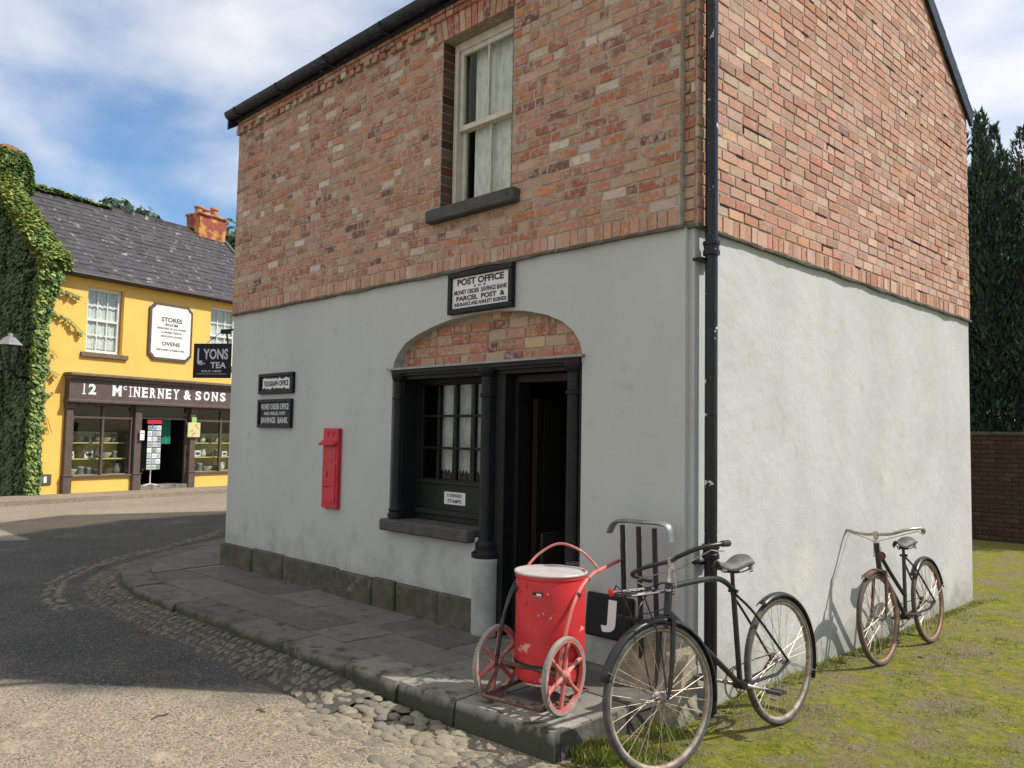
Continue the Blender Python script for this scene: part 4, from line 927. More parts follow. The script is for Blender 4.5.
# tea sign on a bracket from the far side wall of the post office
r = root('hanging_tea_sign', (-5.935, .13, 2.385), (0, 0, R(36.6)), 'dark blue tea sign hanging from a bracket at the far end of the grey wall', 'sign')
mb = MB(); mb.cbox(-.595, -.145, -.012, .012, -.195, .195, .003); mb.build('sign_board', 'sign_navy', r)
mb = MB(); fr_ = (V(-.37, -.012, 0), V(1, 0, 0), V(0, 0, 1), V(0, -1, 0))
put_text(mb, 'L', -.145, .055, .17, .06, 0, .02, fr_, .002); put_text(mb, 'YONS', .045, .075, .12, .30, 0, .03, fr_, .002); put_text(mb, 'TEA', .08, -.05, .07, .19, 0, .03, fr_, .002)
mb.tube([(-.535, -.013, -.03), (-.50, -.013, -.045), (-.45, -.013, -.03)], .008, 5)
mb.build('lettering', 'sign_silver', r)
mb = MB(); put_text(mb, 'SOLD HERE', .0, -.118, .024, .24, 0, .01, fr_, .0015); mb.box(-.55, -.19, -.0135, -.012, -.152, -.148); mb.build('small_lettering', 'sign_silver', r)
mb = MB(); mb.tube([(0, 0, .36), (-.28, 0, .345)], .012, 6); mb.cbox(-.28, -.16, -.015, .015, .305, .345, .005); mb.tube([(-.19, 0, .195), (-.21, 0, .32)], .010, 6); mb.tube([(-.44, 0, .20), (-.27, 0, .33)], .004, 5); mb.cbox(-.02, .0, -.05, .05, .28, .44, .005); mb.build('bracket', 'black', r)
# wall lantern on the ivy gable
r = sroot('wall_lantern', .70, .30, 3.40, 'old pale topped lantern sticking out of the dark ivy', 'lamp')
mb = MB(); mb.lathe([(.30, 0), (.26, .04), (.12, .17), (.06, .20), (.05, .26), (0, .28)], (0, 0, .0), n=6); mb.build('lamp_cap', 'steel', r)
mb = MB(); mb.lathe([(.12, -.50), (.23, -.01)], (0, 0, 0), n=6); mb.build('lamp_glass', 'glass', r)
mb = MB(); mb.tube([(0, 0, -.5), (.2, 0, -.7), (.62, 0, -.7)], .025, 6); mb.lathe([(.13, -.54), (.13, -.5)], n=6)
for k in range(6):
    a = 2*math.pi*k/6; mb.tube([(.12*math.cos(a), .12*math.sin(a), -.5), (.23*math.cos(a), .23*math.sin(a), 0)], .010, 4)
mb.build('bracket', 'black', r)
# postcard rack in the doorway
r = sroot('postcard_rack', 4.06, -.02, .18, 'white wire rack full of postcards standing at the shop door', 'rack')
mb = MB(); mb.tube([(0, 0, .02), (0, 0, 1.62)], .015, 6)
for k in range(4): a = k*math.pi/2+.3; mb.tube([(0, 0, .06), (.24*math.cos(a), .24*math.sin(a), .02)], .012, 5)
mb.build('stand', 'white', r)
mb = MB(); mb.box(-.20, .20, -.10, -.06, 1.56, 1.66); mb.build('header_board', 'postred', r)
rnd = random.Random(12); M['cards'] = mat('postcards', 'mul', None, attr=True, rough=.5)
mb = MB()
for i in range(3):
    for k in range(8):
        x = -.19+i*.13; z = .42+k*.14; c = rnd.choice([(.7, .7, .72), (.6, .62, .66), (.35, .42, .5), (.5, .5, .48), (.25, .3, .28), (.75, .75, .74)])
        mb.box(x, x+.115, -.11-.02*(i == 1), -.105-.02*(i == 1), z, z+.12, c); mb.box(x+.02, x+.09, -.112-.02*(i == 1), -.1102-.02*(i == 1), z+.03, z+.08, tuple(v*rnd.uniform(.4, 1) for v in c))
mb.build('cards', 'cards', r, kind=None)
r = sroot('door_notice', 5.18, -.155, 1.60, 'pale green edged notice fixed on the brown pilaster right of the shop door', 'notice')
mb = MB(); mb.box(-.17, .19, -.01, .0, -.18, .20); mb.build('board', 'shelf', r)
mb = MB(); mb.box(-.07, .07, -.008, .0, .20, .34); mb.box(-.19, -.17, -.012, .0, -.18, .20); mb.build('board_edge', 'notice_green', r)
mb = MB(); rnd = random.Random(3)
for k in range(9): x, z = rnd.uniform(-.12, .10), -.13+k*.033; mb.box(x, x+rnd.uniform(.03, .09), -.012, -.010, z, z+.012)
mb.build('print', 'inner', r)
r = sroot('small_notice', 3.70, -.15, 1.45, 'small white card fixed on the brown pilaster left of the shop door', 'notice'); mb = MB(); mb.box(-.06, .06, -.012, 0, -.12, .12); mb.build('card', 'white', r); mb = MB(); mb.box(-.04, .04, -.015, -.013, .04, .055); mb.build('print', 'inner', r)
r = sroot('hanging_cloth', 4.72, .35, 1.55, 'teal cloth hanging inside the dark shop doorway', 'cloth'); mb = MB(); n = 8
vs = [V(-.12+.24*i/n, .02*math.sin(i*1.5), z) for i in range(n+1) for z in (-.32, .32)]; mb.add(vs, [(2*i, 2*i+2, 2*i+3, 2*i+1) for i in range(n)]); mb.build('fabric', 'teal', r); mb = MB(); mb.tube([(-.14, 0, .33), (.14, 0, .33)], .01, 5); mb.build('rail', 'black', r)
# goods on the shelves
def ware(kind, x, y, z, sc, label, cat, mt, group):
    r = sroot(kind, x, y, z, label, cat, group); mb = MB()
    if kind == 'bowl': mb.lathe([(.05, 0), (.09, .03), (.13, .09), (.135, .12), (.125, .12), (.08, .04), (0, .03)], n=12); mb.v = [tuple(c*sc for c in v) for v in mb.v]; mb.build('vessel', mt, r, smooth=40)
    elif kind == 'jug':
        mb.lathe([(.05, 0), (.085, .05), (.075, .13), (.05, .18), (.06, .22), (.045, .22), (.04, .17)], n=12); mb.v = [tuple(c*sc for c in v) for v in mb.v]; mb.build('vessel', mt, r, smooth=40)
        mb = MB(); mb.tube([(.055*sc, 0, .2*sc), (.12*sc, 0, .17*sc), (.12*sc, 0, .10*sc), (.08*sc, 0, .07*sc)], .010*sc, 5); mb.build('handle', mt, r)
    elif kind == 'tin':
        mb.lathe([(.07, 0), (.07, .16), (.065, .165)], n=12); mb.v = [tuple(c*sc for c in v) for v in mb.v]; mb.build('body', mt, r, smooth=40); mb = MB(); mb.lathe([(.074*sc, .15*sc), (.074*sc, .18*sc), (.0, .185*sc)], n=12); mb.build('lid', 'zinc', r, smooth=40)
    elif kind == 'basket':
        mb.lathe([(.10, 0), (.14, .10), (.15, .14), (.14, .14), (.09, .02), (0, .02)], n=14); mb.v = [tuple(c*sc for c in v) for v in mb.v]; mb.build('body', mt, r, smooth=40); mb = MB(); mb.tube([(-.14*sc, 0, .13*sc), (-.10*sc, 0, .25*sc), (0, 0, .30*sc), (.10*sc, 0, .25*sc), (.14*sc, 0, .13*sc)], .010*sc, 5); mb.build('handle', mt, r)
    elif kind == 'hoop': mb.tube([(.17*sc*math.cos(a*math.pi/10), 0, .18*sc+.17*sc*math.sin(a*math.pi/10)) for a in range(20)], .012, 5, closed=True); mb.build('ring', mt, r)
    elif kind == 'box_file': mb.cbox(-.10*sc, .10*sc, -.05, .05, 0, .16*sc, .006); mb.build('carton', mt, r); mb = MB(); mb.box(-.06*sc, .06*sc, -.053, -.0505, .05*sc, .11*sc); mb.build('label_patch', 'inner', r)
    return r
kinds = {'bowl': ('bowl', ['ceramic', 'tin']), 'jug': ('jug', ['ceramic', 'tin']), 'tin': ('tin', ['tin', 'steel']), 'basket': ('basket', ['wicker', 'wicker']), 'box_file': ('box', ['white', 'paper'])}
rnd = random.Random(19)
SHF = {0: (1.268, .40, 'top'), 1: (.888, .33, 'middle'), 2: (.508, .22, 'bottom')}
for wi, (a, b, wn2) in enumerate(((2.10, 3.45, 'left'), (5.40, 6.6, 'right'))):
    for lv, (z, y, ln) in SHF.items():
        x = a; seen = {}; seq = {0: ['basket', 'bowl', 'tin', 'jug', 'bowl', 'jug', 'tin'], 1: ['box_file', 'basket', 'box_file', 'jug', 'bowl', 'tin'], 2: ['bowl', 'tin', 'tin', 'bowl', 'basket', 'jug']}[lv]
        for k in range(6):
            if x > b-.08: break
            kd = seq[(k+wi) % len(seq)]; cat, mts = kinds[kd]; mt = mts[k % 2]; ad = {'ceramic': 'cream', 'tin': 'dark tin', 'steel': 'grey metal', 'wicker': 'brown wicker', 'white': 'white', 'paper': 'grey'}[mt]
            nm = {'box_file': 'box'}.get(kd, kd); grp = ('boxes' if nm == 'box' else nm+'s')+f' shown in the {wn2} shop window'
            # same label only where nothing tells them apart: same kind, colour, shelf and window
            seen[(ad, nm)] = seen.get((ad, nm), 0)+1; lb_ = f'{ad} {nm}' if seen[(ad, nm)] == 1 else f'second {ad} {nm} from the left'
            ware(kd if kd != 'box_file' else 'box_file', x+.06, y+rnd.uniform(-.02, .03), z, rnd.uniform(.85, 1.15), f'{lb_} on the {ln} shelf of the {wn2} shop window', cat, mt, grp); x += rnd.uniform(.20, .26)
ware('hoop', 2.62, .14, .888, .95, 'dark round hoop leaning on the middle shelf of the left shop window', 'hoop', 'wicker', None)
# footpath before the shop
mb = MB(); Ms = Matrix.Translation((-17.49, 0, 0)) @ Matrix.Rotation(SA, 4, 'Z')
mb.box(-6, 12, -1.3, .02, -.05, .10, None, Ms); mb.build('shop_footpath', 'road', kind='structure')

# ================================================================== IVY
M4s = Ms
def leaf_cloud(mb, pts, size, cols, rnd, droop=.4, flat=.5):
    for p, nrm in pts:
        s = size*rnd.uniform(.6, 1.3); n = (Vector(nrm)*1.0+Vector((rnd.uniform(-1, 1), rnd.uniform(-1, 1), rnd.uniform(-.6, 1)))*flat).normalized()
        dn = Vector((rnd.uniform(-.6, .6), rnd.uniform(-.6, .6), -1)); t = (dn-n*dn.dot(n)).normalized(); b = n.cross(t)
        c = rnd.choice(cols); g = rnd.uniform(.65, 1.35); c = tuple(v*g for v in c)
        tip = p+t*s; l = p+b*s*.5+t*s*.35-n*s*.12; r_ = p-b*s*.5+t*s*.35-n*s*.12; q = p+t*s*.1
        mb.add([p, l, tip, r_], [(0, 1, 2), (0, 2, 3)], c)
GR = [(.045, .095, .022), (.06, .115, .025), (.035, .075, .022), (.085, .13, .03)]
LT_SUN = [(.20, .28, .045), (.27, .32, .06), (.13, .22, .04), (.33, .31, .07), (.08, .14, .03)]  # paler leaves for the sunlit edge and roof, sunlight put into the colour
rnd = random.Random(40)
ivy = root('ivy', Ms @ V(1.34, 0, 0), (0, 0, SA), 'thick green ivy covering the gable end, roof edge and left chimney of the yellow shop', 'ivy')
def T(x, y, z): return V(x-1.34, y, z)
pts = []
def bulge(y, z): return .17+.20*noise.noise(Vector((y*.8, z*.8, 0)))+.08*noise.noise(Vector((y*2.5, z*2.5, 4)))
for _ in range(24000):                               # gable face
    y = rnd.uniform(-.15, 4.2); z = rnd.uniform(0, 7.6)
    if z > SE+.3+min(y, 5.4-y)*RS: continue
    d = bulge(y, z)*rnd.uniform(.55, 1.1); pts.append((T(1.34-d, y, z), (-1, -.1, .25)))
mb = MB(); leaf_cloud(mb, pts, .105, GR, rnd, flat=.75); 
pts = []
for _ in range(5200):                                # edge on the facade
    z = rnd.uniform(.05, 5.5); wdt = -.06+.10*noise.noise(Vector((0, z*1.1, 7)))+max(0, z-4.0)*.14+max(0, z-2.6)*.03
    x = 1.34-.32+rnd.random()**1.2*(.30+max(-.1, wdt)); d = rnd.uniform(.0, .16)+max(0, z-4.4)*.15; pts.append((T(x, -d, z), (.1, -1, .3)))
leaf_cloud(mb, pts, .11, GR[:3]+LT_SUN[:3]+LT_SUN[:2], rnd)
pts = []
for _ in range(15000):                                # over the roof edge
    s = rnd.random(); y = -.25+s*2.9; z = SE+(y+.1)*RS; wdt = .30-.0*s+.14*noise.noise(Vector((s*6, 0, 3))); x = 1.34-.35+rnd.random()*(.35+max(.1, wdt)); t = rnd.uniform(.05, .42)*(1.05-.5*abs((x-1.35)))
    pts.append((T(x, y-.25*t, z+.05+t*.8), (.2, -.5, .8)))
leaf_cloud(mb, pts, .095, LT_SUN+GR[:2]+LT_SUN, rnd, flat=.8)
pts = []
for _ in range(1500):                                # along the ridge
    x = 1.6+rnd.random()**1.3*2.7; h = .22*(1-(x-1.6)/3.2)+.05*noise.noise(Vector((x*4, 0, 0))); pts.append((T(x, SD/2+rnd.uniform(-.16, .16), SE+2.48+rnd.random()*max(.03, h)), (0, -.6, .8)))
leaf_cloud(mb, pts, .10, LT_SUN+GR, rnd)
for i in range(12000):                                # chimney mass
    a = rnd.uniform(0, 2*math.pi); ph = rnd.uniform(-.5, 1); rr = .92+.12*noise.noise(Vector((a*1.5, ph*2, 1)))
    zc = ph; k = math.sqrt(max(.0, 1-max(0, zc)**3)); p = V(1.56+.60*k*rr*math.cos(a), SD/2+.55*k*rr*math.sin(a), 7.70+.92*zc); 
    nrm = V(math.cos(a), math.sin(a), .4)
    leaf_cloud(mb, [(p-V(1.34, 0, 0), nrm)], .10, GR+LT_SUN[2:3]+LT_SUN[:1], rnd, flat=.75) if zc < .86+.1*noise.noise(p*2) else leaf_cloud(mb, [(p-V(1.34, 0, 0), nrm)], .11, [(.30, .10, .05), (.36, .16, .06), (.20, .12, .04)], rnd)
mb.build('leaves', 'leaf', ivy, fix=False)
# stray fronds on the yellow wall
for (x, z, ln_, dz) in ((1.45, 4.2, .75, -.40), (1.5, 4.75, .6, -.1), (1.35, 2.9, .3, -.1), (1.35, 3.4, .22, -.2), (1.33, 1.9, .2, -.4), (1.33, 2.3, .25, .1)):
    mb = MB(); pts = []
    for i in range(int(ln_*110)): t = rnd.random(); pts.append((T(x-.1+t*ln_, -.04-rnd.uniform(0, .07), z+dz*t*t*1.1+rnd.uniform(-.06, .06)*(1.1-t)), (.1, -1, .2)))
    leaf_cloud(mb, pts, .075, LT_SUN, rnd); mb.tube([T(x-.15, -.01, z), T(x+ln_*.5, -.03, z+dz*.25), T(x+ln_, -.05, z+dz*1.05)], .006, 4, c=(.08, .06, .03)); mb.build('frond', 'leaf', ivy, fix=False)
mb = MB()
for k in range(9):
    y = .1+k*.45; pp = [T(1.31-.03*wob(z_*1.0, 1, k), y+.25*wob(z_, .7, k+3), z_*.8) for z_ in range(0, 6+int(y > 1.2))]; mb.tube(pp, [.05-.004*i for i in range(len(pp))], 6)
mb.build('stem', 'bark', ivy, smooth=60)
mb = MB(); mb.cbox(-.22, .45, SD/2-.32, SD/2+.32, 7.0, 8.2, .02); mb.build('overgrown_stack', 'bark', ivy)

# ================================================================== ADDED SHADOW COTTAGE, GARDEN WALL, TREES
nb = root('neighbouring_cottage', (-9.8, 1.98, 0), label='brick cottage standing in the yard behind the post office', cat='building')  # out of the camera's view, sized to shape the far street shadow
mb = MB(); mb.box(0, 3.8, 0, 4.0, 0, 4.75); mb.prism([[(0, 4.75), (4.0, 4.75), (2.0, 5.7)]], mpS, 0, 3.8); mb.build('wall', 'plaster_front', nb)
mb = MB(); rnd = random.Random(6); roof_slates(mb, -.02, 3.8, -.15, 4.7, 1, 2.15/math.cos(R(32)), ang=R(32)); roof_slates(mb, -.02, 3.8, 4.15, 4.7, -1, 2.15/math.cos(R(32)), ang=R(32)); mb.build('roof', 'slate', nb)
wr = root('window'); wr.parent = nb; mb = MB(); mb.box(-.03, .0, 1.5, 2.5, 1.0, 2.2); mb.build('frame', 'white', wr); mb = MB(); mb.box(-.035, -.031, 1.56, 2.44, 1.06, 2.14); mb.build('pane', 'sign_black', wr)
mb = MB(); mb.box(-.03, .0, .3, 1.1, .0, 2.0); mb.build('door', 'green_black', nb)
gw = root('garden_wall', (-5, 11.2, 0), label='long dark brick garden wall under the tall dark trees', cat='wall')
mb = MB(); rnd = random.Random(15); ch_ = .075
for k in range(24):
    u = -3+(k % 2)*.11
    while u < 11:
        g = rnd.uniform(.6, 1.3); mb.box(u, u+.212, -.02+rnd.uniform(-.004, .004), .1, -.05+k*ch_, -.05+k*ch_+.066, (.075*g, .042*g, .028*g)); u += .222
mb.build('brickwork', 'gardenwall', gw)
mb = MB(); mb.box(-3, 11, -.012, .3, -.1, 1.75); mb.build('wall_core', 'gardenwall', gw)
mb = MB(); u = -3
while u < 11: mb.cbox(u, u+.54, -.05, .35, 1.75, 1.82+rnd.uniform(-.01, .01), .01); u += .55
mb.build('coping', 'plinth', gw)
def yew(x, y, h, w_, label, seed, n=9000):
    rn = random.Random(seed); r = root('yew_tree', (x, y, 0), (0, 0, 0), label, 'tree', 'tall dark yews behind the garden wall')
    mb = MB(); mb.tube([(0, 0, -.1), (.05, 0, 1), (-.03, .03, h*.5), (0, 0, h*.9)], [.22, .18, .10, .02], 8)
    for k in range(12):
        a = rn.uniform(0, 6.28); z = rn.uniform(.8, h*.6); mb.tube([(0, 0, z), (.3*w_*math.cos(a), .3*w_*math.sin(a), z+.7), (.5*w_*math.cos(a), .5*w_*math.sin(a), z+1.8)], [.05, .035, .01], 5)
    mb.build('trunk', 'bark', r, smooth=60)
    mb = MB(); tops = [(rn.uniform(-.32, .32)*w_, rn.uniform(-.32, .32)*w_, rn.uniform(.82, 1.0)*h) for _ in range(9)]
    cols = [(.034, .066, .038), (.024, .050, .034), (.060, .095, .050), (.016, .036, .026)]
    for _ in range(n):
        tx, ty, tz = rn.choice(tops); s = rn.random()**.8; z = .4+s*(tz-.4); rr = .42*w_*(1-max(0, s-.55)**1.5*3.0)*(.75+.3*math.sin(z*3+tx*9))
        rr = max(.03, rr*rn.uniform(.5, 1.0)); a = rn.uniform(0, 6.283); k = min(1, .5+s*.6); p = V(tx*k*1.3+rr*math.cos(a), ty*k*1.3+rr*math.sin(a), z)
        sz = rn.uniform(.045, .10); up = V(rn.uniform(-.4, .4)+.5*math.cos(a), rn.uniform(-.4, .4)+.5*math.sin(a), 1).normalized(); sdv = up.cross(V(rn.uniform(-1, 1), rn.uniform(-1, 1), rn.uniform(-.3, .3))).normalized()
        c = rn.choice(cols); g = rn.uniform(.7, 1.4); c = tuple(v*g for v in c)
        mb.add([p-sdv*sz*.3, p+sdv*sz*.3, p+up*sz*1.5], [(0, 1, 2)], c)
    mb.build('crown', 'needle', r, fix=False)
yw = [(-3.0, 14.4, 8.3, 2.3, 'dark yew standing in the second row behind the garden wall nearest the post office'), (-1.5, 14.5, 8.3, 2.3, 'dark yew in the second row filling the gap between the front yews'), (-3.6, 12.7, 7.7, 1.7, 'dark columnar yew half hidden by the right edge of the post office'), (-2.35, 12.9, 7.9, 1.7, 'dark columnar yew with pointed tips just right of the post office'), (-1.25, 12.6, 7.7, 1.7, 'dark columnar yew at the right edge of the picture'), (-.1, 12.8, 7.3, 1.5, None), (1.1, 12.7, 7.2, 1.5, None)]
for i, (x, y, h, w_, lb) in enumerate(yw): yew(x, y, h, w_, lb or ['dark columnar yew second to the right beyond the picture edge', 'dark columnar yew furthest right along the garden wall'][i-5], 50+i, 24000 if i < 5 else 8000)
def broad_tree(x, y, h, w_, label, seed, n=9000):
    rn = random.Random(seed); r = root('broadleaf_tree', (x, y, 0), (0, 0, 0), label, 'tree', 'trees beyond the yellow shop')
    mb = MB(); mb.tube([(0, 0, 0), (.1, 0, h*.25), (-.1, .1, h*.5), (0, 0, h*.85)], [.4, .32, .2, .04], 8); lobes = []
    for k in range(18):
        a = rn.uniform(0, 6.28); z = h*rn.uniform(.5, .93); d = w_*.5*rn.uniform(.2, .9)*math.sqrt(max(.1, 1-((z/h-.65)/.42)**2)); q = V(d*math.cos(a), d*math.sin(a), z); lobes.append((q, rn.uniform(.10, .19)*w_)); mb.tube([(0, 0, z*.6), q*.6+V(0, 0, z*.36), q], [.10, .06, .02], 5)
    mb.build('trunk', 'bark', r, smooth=60); mb = MB(); pts = []
    for _ in range(n):
        q, rr = rn.choice(lobes); d = Vector((rn.gauss(0, 1), rn.gauss(0, 1), rn.gauss(0, .8))).normalized(); pts.append((q+d*rr*rn.uniform(.55, 1.1), d))
    leaf_cloud(mb, pts, .26, [(.05, .09, .045), (.035, .07, .035), (.07, .11, .05)], rn, flat=.8); mb.build('crown', 'leaf', r, fix=False)
broad_tree(-31.5, 8.3, 10.9, 5.5, 'soft green tree crown left of the right chimney behind the slate roof', 91)
broad_tree(-29.5, 12.2, 10.2, 5.5, 'soft green tree crown right of the chimney beside the post office wall', 92)
# ================================================================== BICYCLES
def curve_pts(pts, n=8):
    """catmull-rom through points"""
    P_ = [Vector(p) for p in pts]; P_ = [P_[0]*2-P_[1]]+P_+[P_[-1]*2-P_[-2]]; out = []
    for i in range(1, len(P_)-2):
        for k in range(n):
            t = k/n; a, b, c, d = P_[i-1:i+3]; out.append(.5*((2*b)+(c-a)*t+(2*a-5*b+4*c-d)*t*t+(3*b-a-3*c+d)*t**3))
    return out+[P_[-2]]
def wheel(parent, r, nsp, hub_pos, tm, rm, M4=None, fork_z=None):
    """wheel in the local x-z plane, children tyre / rim / spokes / hub"""
    wr = bpy.data.objects.new('wheel', None); COL.objects.link(wr); wr.parent = parent; wr.location = hub_pos
    if M4 is not None: wr.rotation_euler = M4
    cir = lambda rr, n=56: [(rr*math.cos(2*math.pi*i/n), 0, rr*math.sin(2*math.pi*i/n)) for i in range(n)]
    mb = MB(); mb.tube(cir(r-.018), .0185, 8, closed=True); mb.build('tyre', tm, wr, smooth=60)
    mb = MB(); vs = []; n = 56
    for i in range(n):
        a = 2*math.pi*i/n
        for rr, y in ((r-.030, -.014), (r-.040, -.012), (r-.046, 0), (r-.040, .012), (r-.030, .014)): vs.append((rr*math.cos(a), y, rr*math.sin(a)))
    mb.add(vs, [(i*5+q, i*5+q+1, ((i+1) % n)*5+q+1, ((i+1) % n)*5+q) for i in range(n) for q in range(4)]); mb.build('rim', rm, wr, smooth=60)
    mb = MB(); rnd = random.Random(int(r*1000)+nsp)
    for k in range(nsp):
        a = 2*math.pi*k/nsp; sd_ = 1 if k % 2 else -1; b = a+(.95 if (k//2) % 2 else -.95)
        mb.tube([(.022*math.cos(b), .024*sd_, .022*math.sin(b)), ((r-.043)*math.cos(a), .003*sd_, (r-.043)*math.sin(a))], .0016, 4)
    mb.build('spokes', 'spoke', wr)
    mb = MB(); mb.lathe([(.006, -.055), (.008, -.035), (.024, -.030), (.024, -.024), (.014, -.018), (.014, .018), (.024, .024), (.024, .030), (.008, .035), (.006, .055)], ax='Y', n=12); mb.build('hub', 'rust' if tm == 'tyre_grey' else 'steel', wr, smooth=30)
    return wr
def mudguard(parent, c, r, a0, a1, w_, m_, name='mudguard', rot=None, stays=True):
    mb = MB(); vs = []; n = 26; q_ = [(-w_, -.018), (-w_*.8, -.004), (-w_*.4, .003), (0, .006), (w_*.4, .003), (w_*.8, -.004), (w_, -.018)]
    for i in range(n+1):
        a = a0+(a1-a0)*i/n
        for y, dr_ in q_: vs.append(((r+dr_)*math.cos(a), y, (r+dr_)*math.sin(a)))
    k = len(q_); mb.add(vs, [(i*k+q, i*k+q+1, (i+1)*k+q+1, (i+1)*k+q) for i in range(n) for q in range(k-1)])
    o = mb.build(name, m_, parent, smooth=60, fix=False); o.location = c
    if rot: o.rotation_euler = rot
    sm_ = o.modifiers.new('thickness', 'SOLIDIFY'); sm_.thickness = .0015
    if stays:
        mb = MB(); ae = a0+.12 if stays == 'lo' else a1-.12
        for sgn_ in (-1, 1): mb.tube([(0, .05*sgn_, 0), ((r+.002)*math.cos(ae), w_*1.05*sgn_, (r+.002)*math.sin(ae))], .0025, 5)
        mb.build('mudguard_stay', 'chrome', o)
    return o
def bicycle(name, label, loc, lean, yaw_, D):
    r_ = root(name, loc, (lean, 0, yaw_), label, 'bicycle', 'old roadster bicycles by the grey side wall')
    WR = D['r']; WB = D['wb']; BB = V(*D['bb']); ST = V(*D['st']); HT = V(*D['ht']); HB = V(*D['hb']); bl = 'bikeblack'; steer = D['steer']
    wheel(r_, WR, 36, (0, 0, WR), D['tyre'], D['rim'])
    # frame
    mb = MB(); fr = .0145
    mb.tube([BB, ST], fr, 10); mb.tube([HB+(HT-HB)*.12, BB], .0155, 10); mb.tube(curve_pts(D['top'], 6), fr, 10)
    mb.tube([HB, HT], .019, 12); mb.tube([BB+V(0, .03, 0), BB-V(0, .03, 0)], .024, 12)
    for s_ in (-1, 1):
        mb.tube([BB+V(-.02, .02*s_, 0), (WR*.3, .045*s_, BB.z+.01), (0, .055*s_, WR)], .009, 7); mb.tube(curve_pts([ST+V(0, .012*s_, -.03), ST.lerp(V(0, 0, WR), .35)+V(0, .035*s_, 0), (0, .055*s_, WR)], 4), .0075, 7)
    mb.tube([BB.lerp(ST, .97)+V(0, -.028, 0), BB.lerp(ST, .97)+V(0, .028, 0)], .010, 6)
    mb.build('frame', bl, r_, smooth=40)
    # seat post, saddle
    SP = V(*D['sp']); mb = MB(); mb.tube([ST-V(0, 0, .03), SP], .0115, 8); mb.build('seat_post', 'chrome' if D.get('lt') else bl, r_, smooth=40)
    sdl = bpy.data.objects.new('saddle', None); COL.objects.link(sdl); sdl.parent = r_; sdl.location = SP; sdl.rotation_euler = D.get('srot', (0, 0, 0))
    mb = MB(); vs = []; n = 16; m_ = 10
    for i in range(n+1):
        t = i/n; x = -.13+.27*t; hw = .085*(1-t)**.55*(1 if t > .1 else .55+4.5*t) if t < .55 else .085*.645*(1-(t-.55)/.45*.62); hw = max(hw, .016)
        hz = .055+.018*math.cos((t-.1)*5.5)
        for q in range(m_+1):
            a = -1+2*q/m_; vs.append((x, a*hw, hz-(abs(a)**2.6)*.045*(1-.3*t)))
    mb.add(vs, [(i*(m_+1)+q, i*(m_+1)+q+1, (i+1)*(m_+1)+q+1, (i+1)*(m_+1)+q) for i in range(n) for q in range(m_)])
    o = mb.build('seat_cover', 'saddle', sdl, smooth=70, fix=False); md = o.modifiers.new('thickness', 'SOLIDIFY'); md.thickness = .006
    mb = MB()
    for s_ in (-1, 1):
        mb.tube(curve_pts([(.12, .0, .025), (.06, .018*s_, -.005), (-.02, .03*s_, -.012), (-.09, .045*s_, .0), (-.11, .05*s_, .03)], 4), .0035, 6)
        hel = [(-.095+.014*math.cos(t*1.0), .052*s_+.014*math.sin(t*1.0), -.012+.05*t/22) for t in range(0, 23)]; mb.tube(hel, .0028, 5)
    mb.tube([(-.01, -.035, -.005), (-.01, .035, -.005)], .008, 6); mb.build('springs', 'tyre', sdl)
    # fork assembly turned by the steering angle about the head tube
    ax = (HT-HB).normalized(); fk = bpy.data.objects.new('front_fork', None); COL.objects.link(fk); fk.parent = r_; fk.location = HB; fk.rotation_mode = 'QUATERNION'
    from mathutils import Quaternion
    fk.rotation_quaternion = Quaternion(ax, steer)
    hubp = V(WB, 0, WR)-HB; mb = MB(); cr_ = ax*-.015
    for s_ in (-1, 1): mb.tube(curve_pts([cr_+V(0, .045*s_, 0), cr_.lerp(hubp, .55)+V(-.012, .05*s_, .0), hubp+V(-.02, .052*s_, .05), hubp+V(0, .052*s_, 0)], 5), [.013]*6+[.011]*5+[.008]*5, 8)
    mb.tube([cr_+V(0, -.048, 0), cr_+V(0, .048, 0)], .014, 8); mb.build('fork_blades', D.get('fm', bl), fk, smooth=50)
    mg = mudguard(fk, hubp, WR+.022, D['mg'][0], D['mg'][1], .028, D.get('mgm', bl), 'mudguard', stays='lo')
    wf = wheel(fk, WR, 32, hubp, D['tyre'], D['rim'])
    # handlebar
    mb = MB(); mb.tube([ax*((HT-HB).length), D['stem']-HB], .0125, 8); mb.tube([V(*D['stem'])-HB-V(0, 0, .035), V(*D['stem'])-HB+V(0, 0, .02)], .019, 8); mb.build('stem', 'chrome', fk, smooth=40)
    hp = [Vector(p)-HB for p in D['bars']]; cp = curve_pts(hp, 6); mb = MB(); mb.tube(cp, .011, 8); hb = mb.build('handlebar', D.get('bm', 'chrome'), fk, smooth=50)
    for a_, b_ in ((cp[0], cp[4]), (cp[-1], cp[-5])):
        mb = MB(); mb.tube([a_+(a_-b_)*.02, a_.lerp(b_, .15), a_.lerp(b_, 1)], [.015, .017, .015], 10); mb.build('grip', D.get('gm', 'grip'), hb, smooth=40)
    mb = MB()
    for i0, sg in ((3, 1), (-4, -1)):
        c_ = cp[i0]; d_ = cp[i0+sg*5]; mb.tube([c_+V(0, 0, -.035), c_.lerp(d_, .6)+V(0, 0, -.03), d_+V(0, 0, -.02), cp[len(cp)//2]+V(0, .02*sg, -.05), cp[len(cp)//2]+V(0, .03*sg, -.16)], .0035, 5)
    mb.tube([cp[len(cp)//2]+V(.01, -.03, -.16), cp[len(cp)//2]+V(.01, .03, -.16)], .004, 5); mb.build('brake_rod', 'chrome', hb)
    # rear mudguard
    mudguard(r_, V(0, 0, WR), WR+.022, R(D['rg'][0]), R(D['rg'][1]), .030, bl, 'mudguard', stays=True)
    # crankset
    ck = bpy.data.objects.new('crankset', None); COL.objects.link(ck); ck.parent = r_; ck.location = BB
    mb = MB(); n = 44; rr = .085; sgn_ = D['chainside']
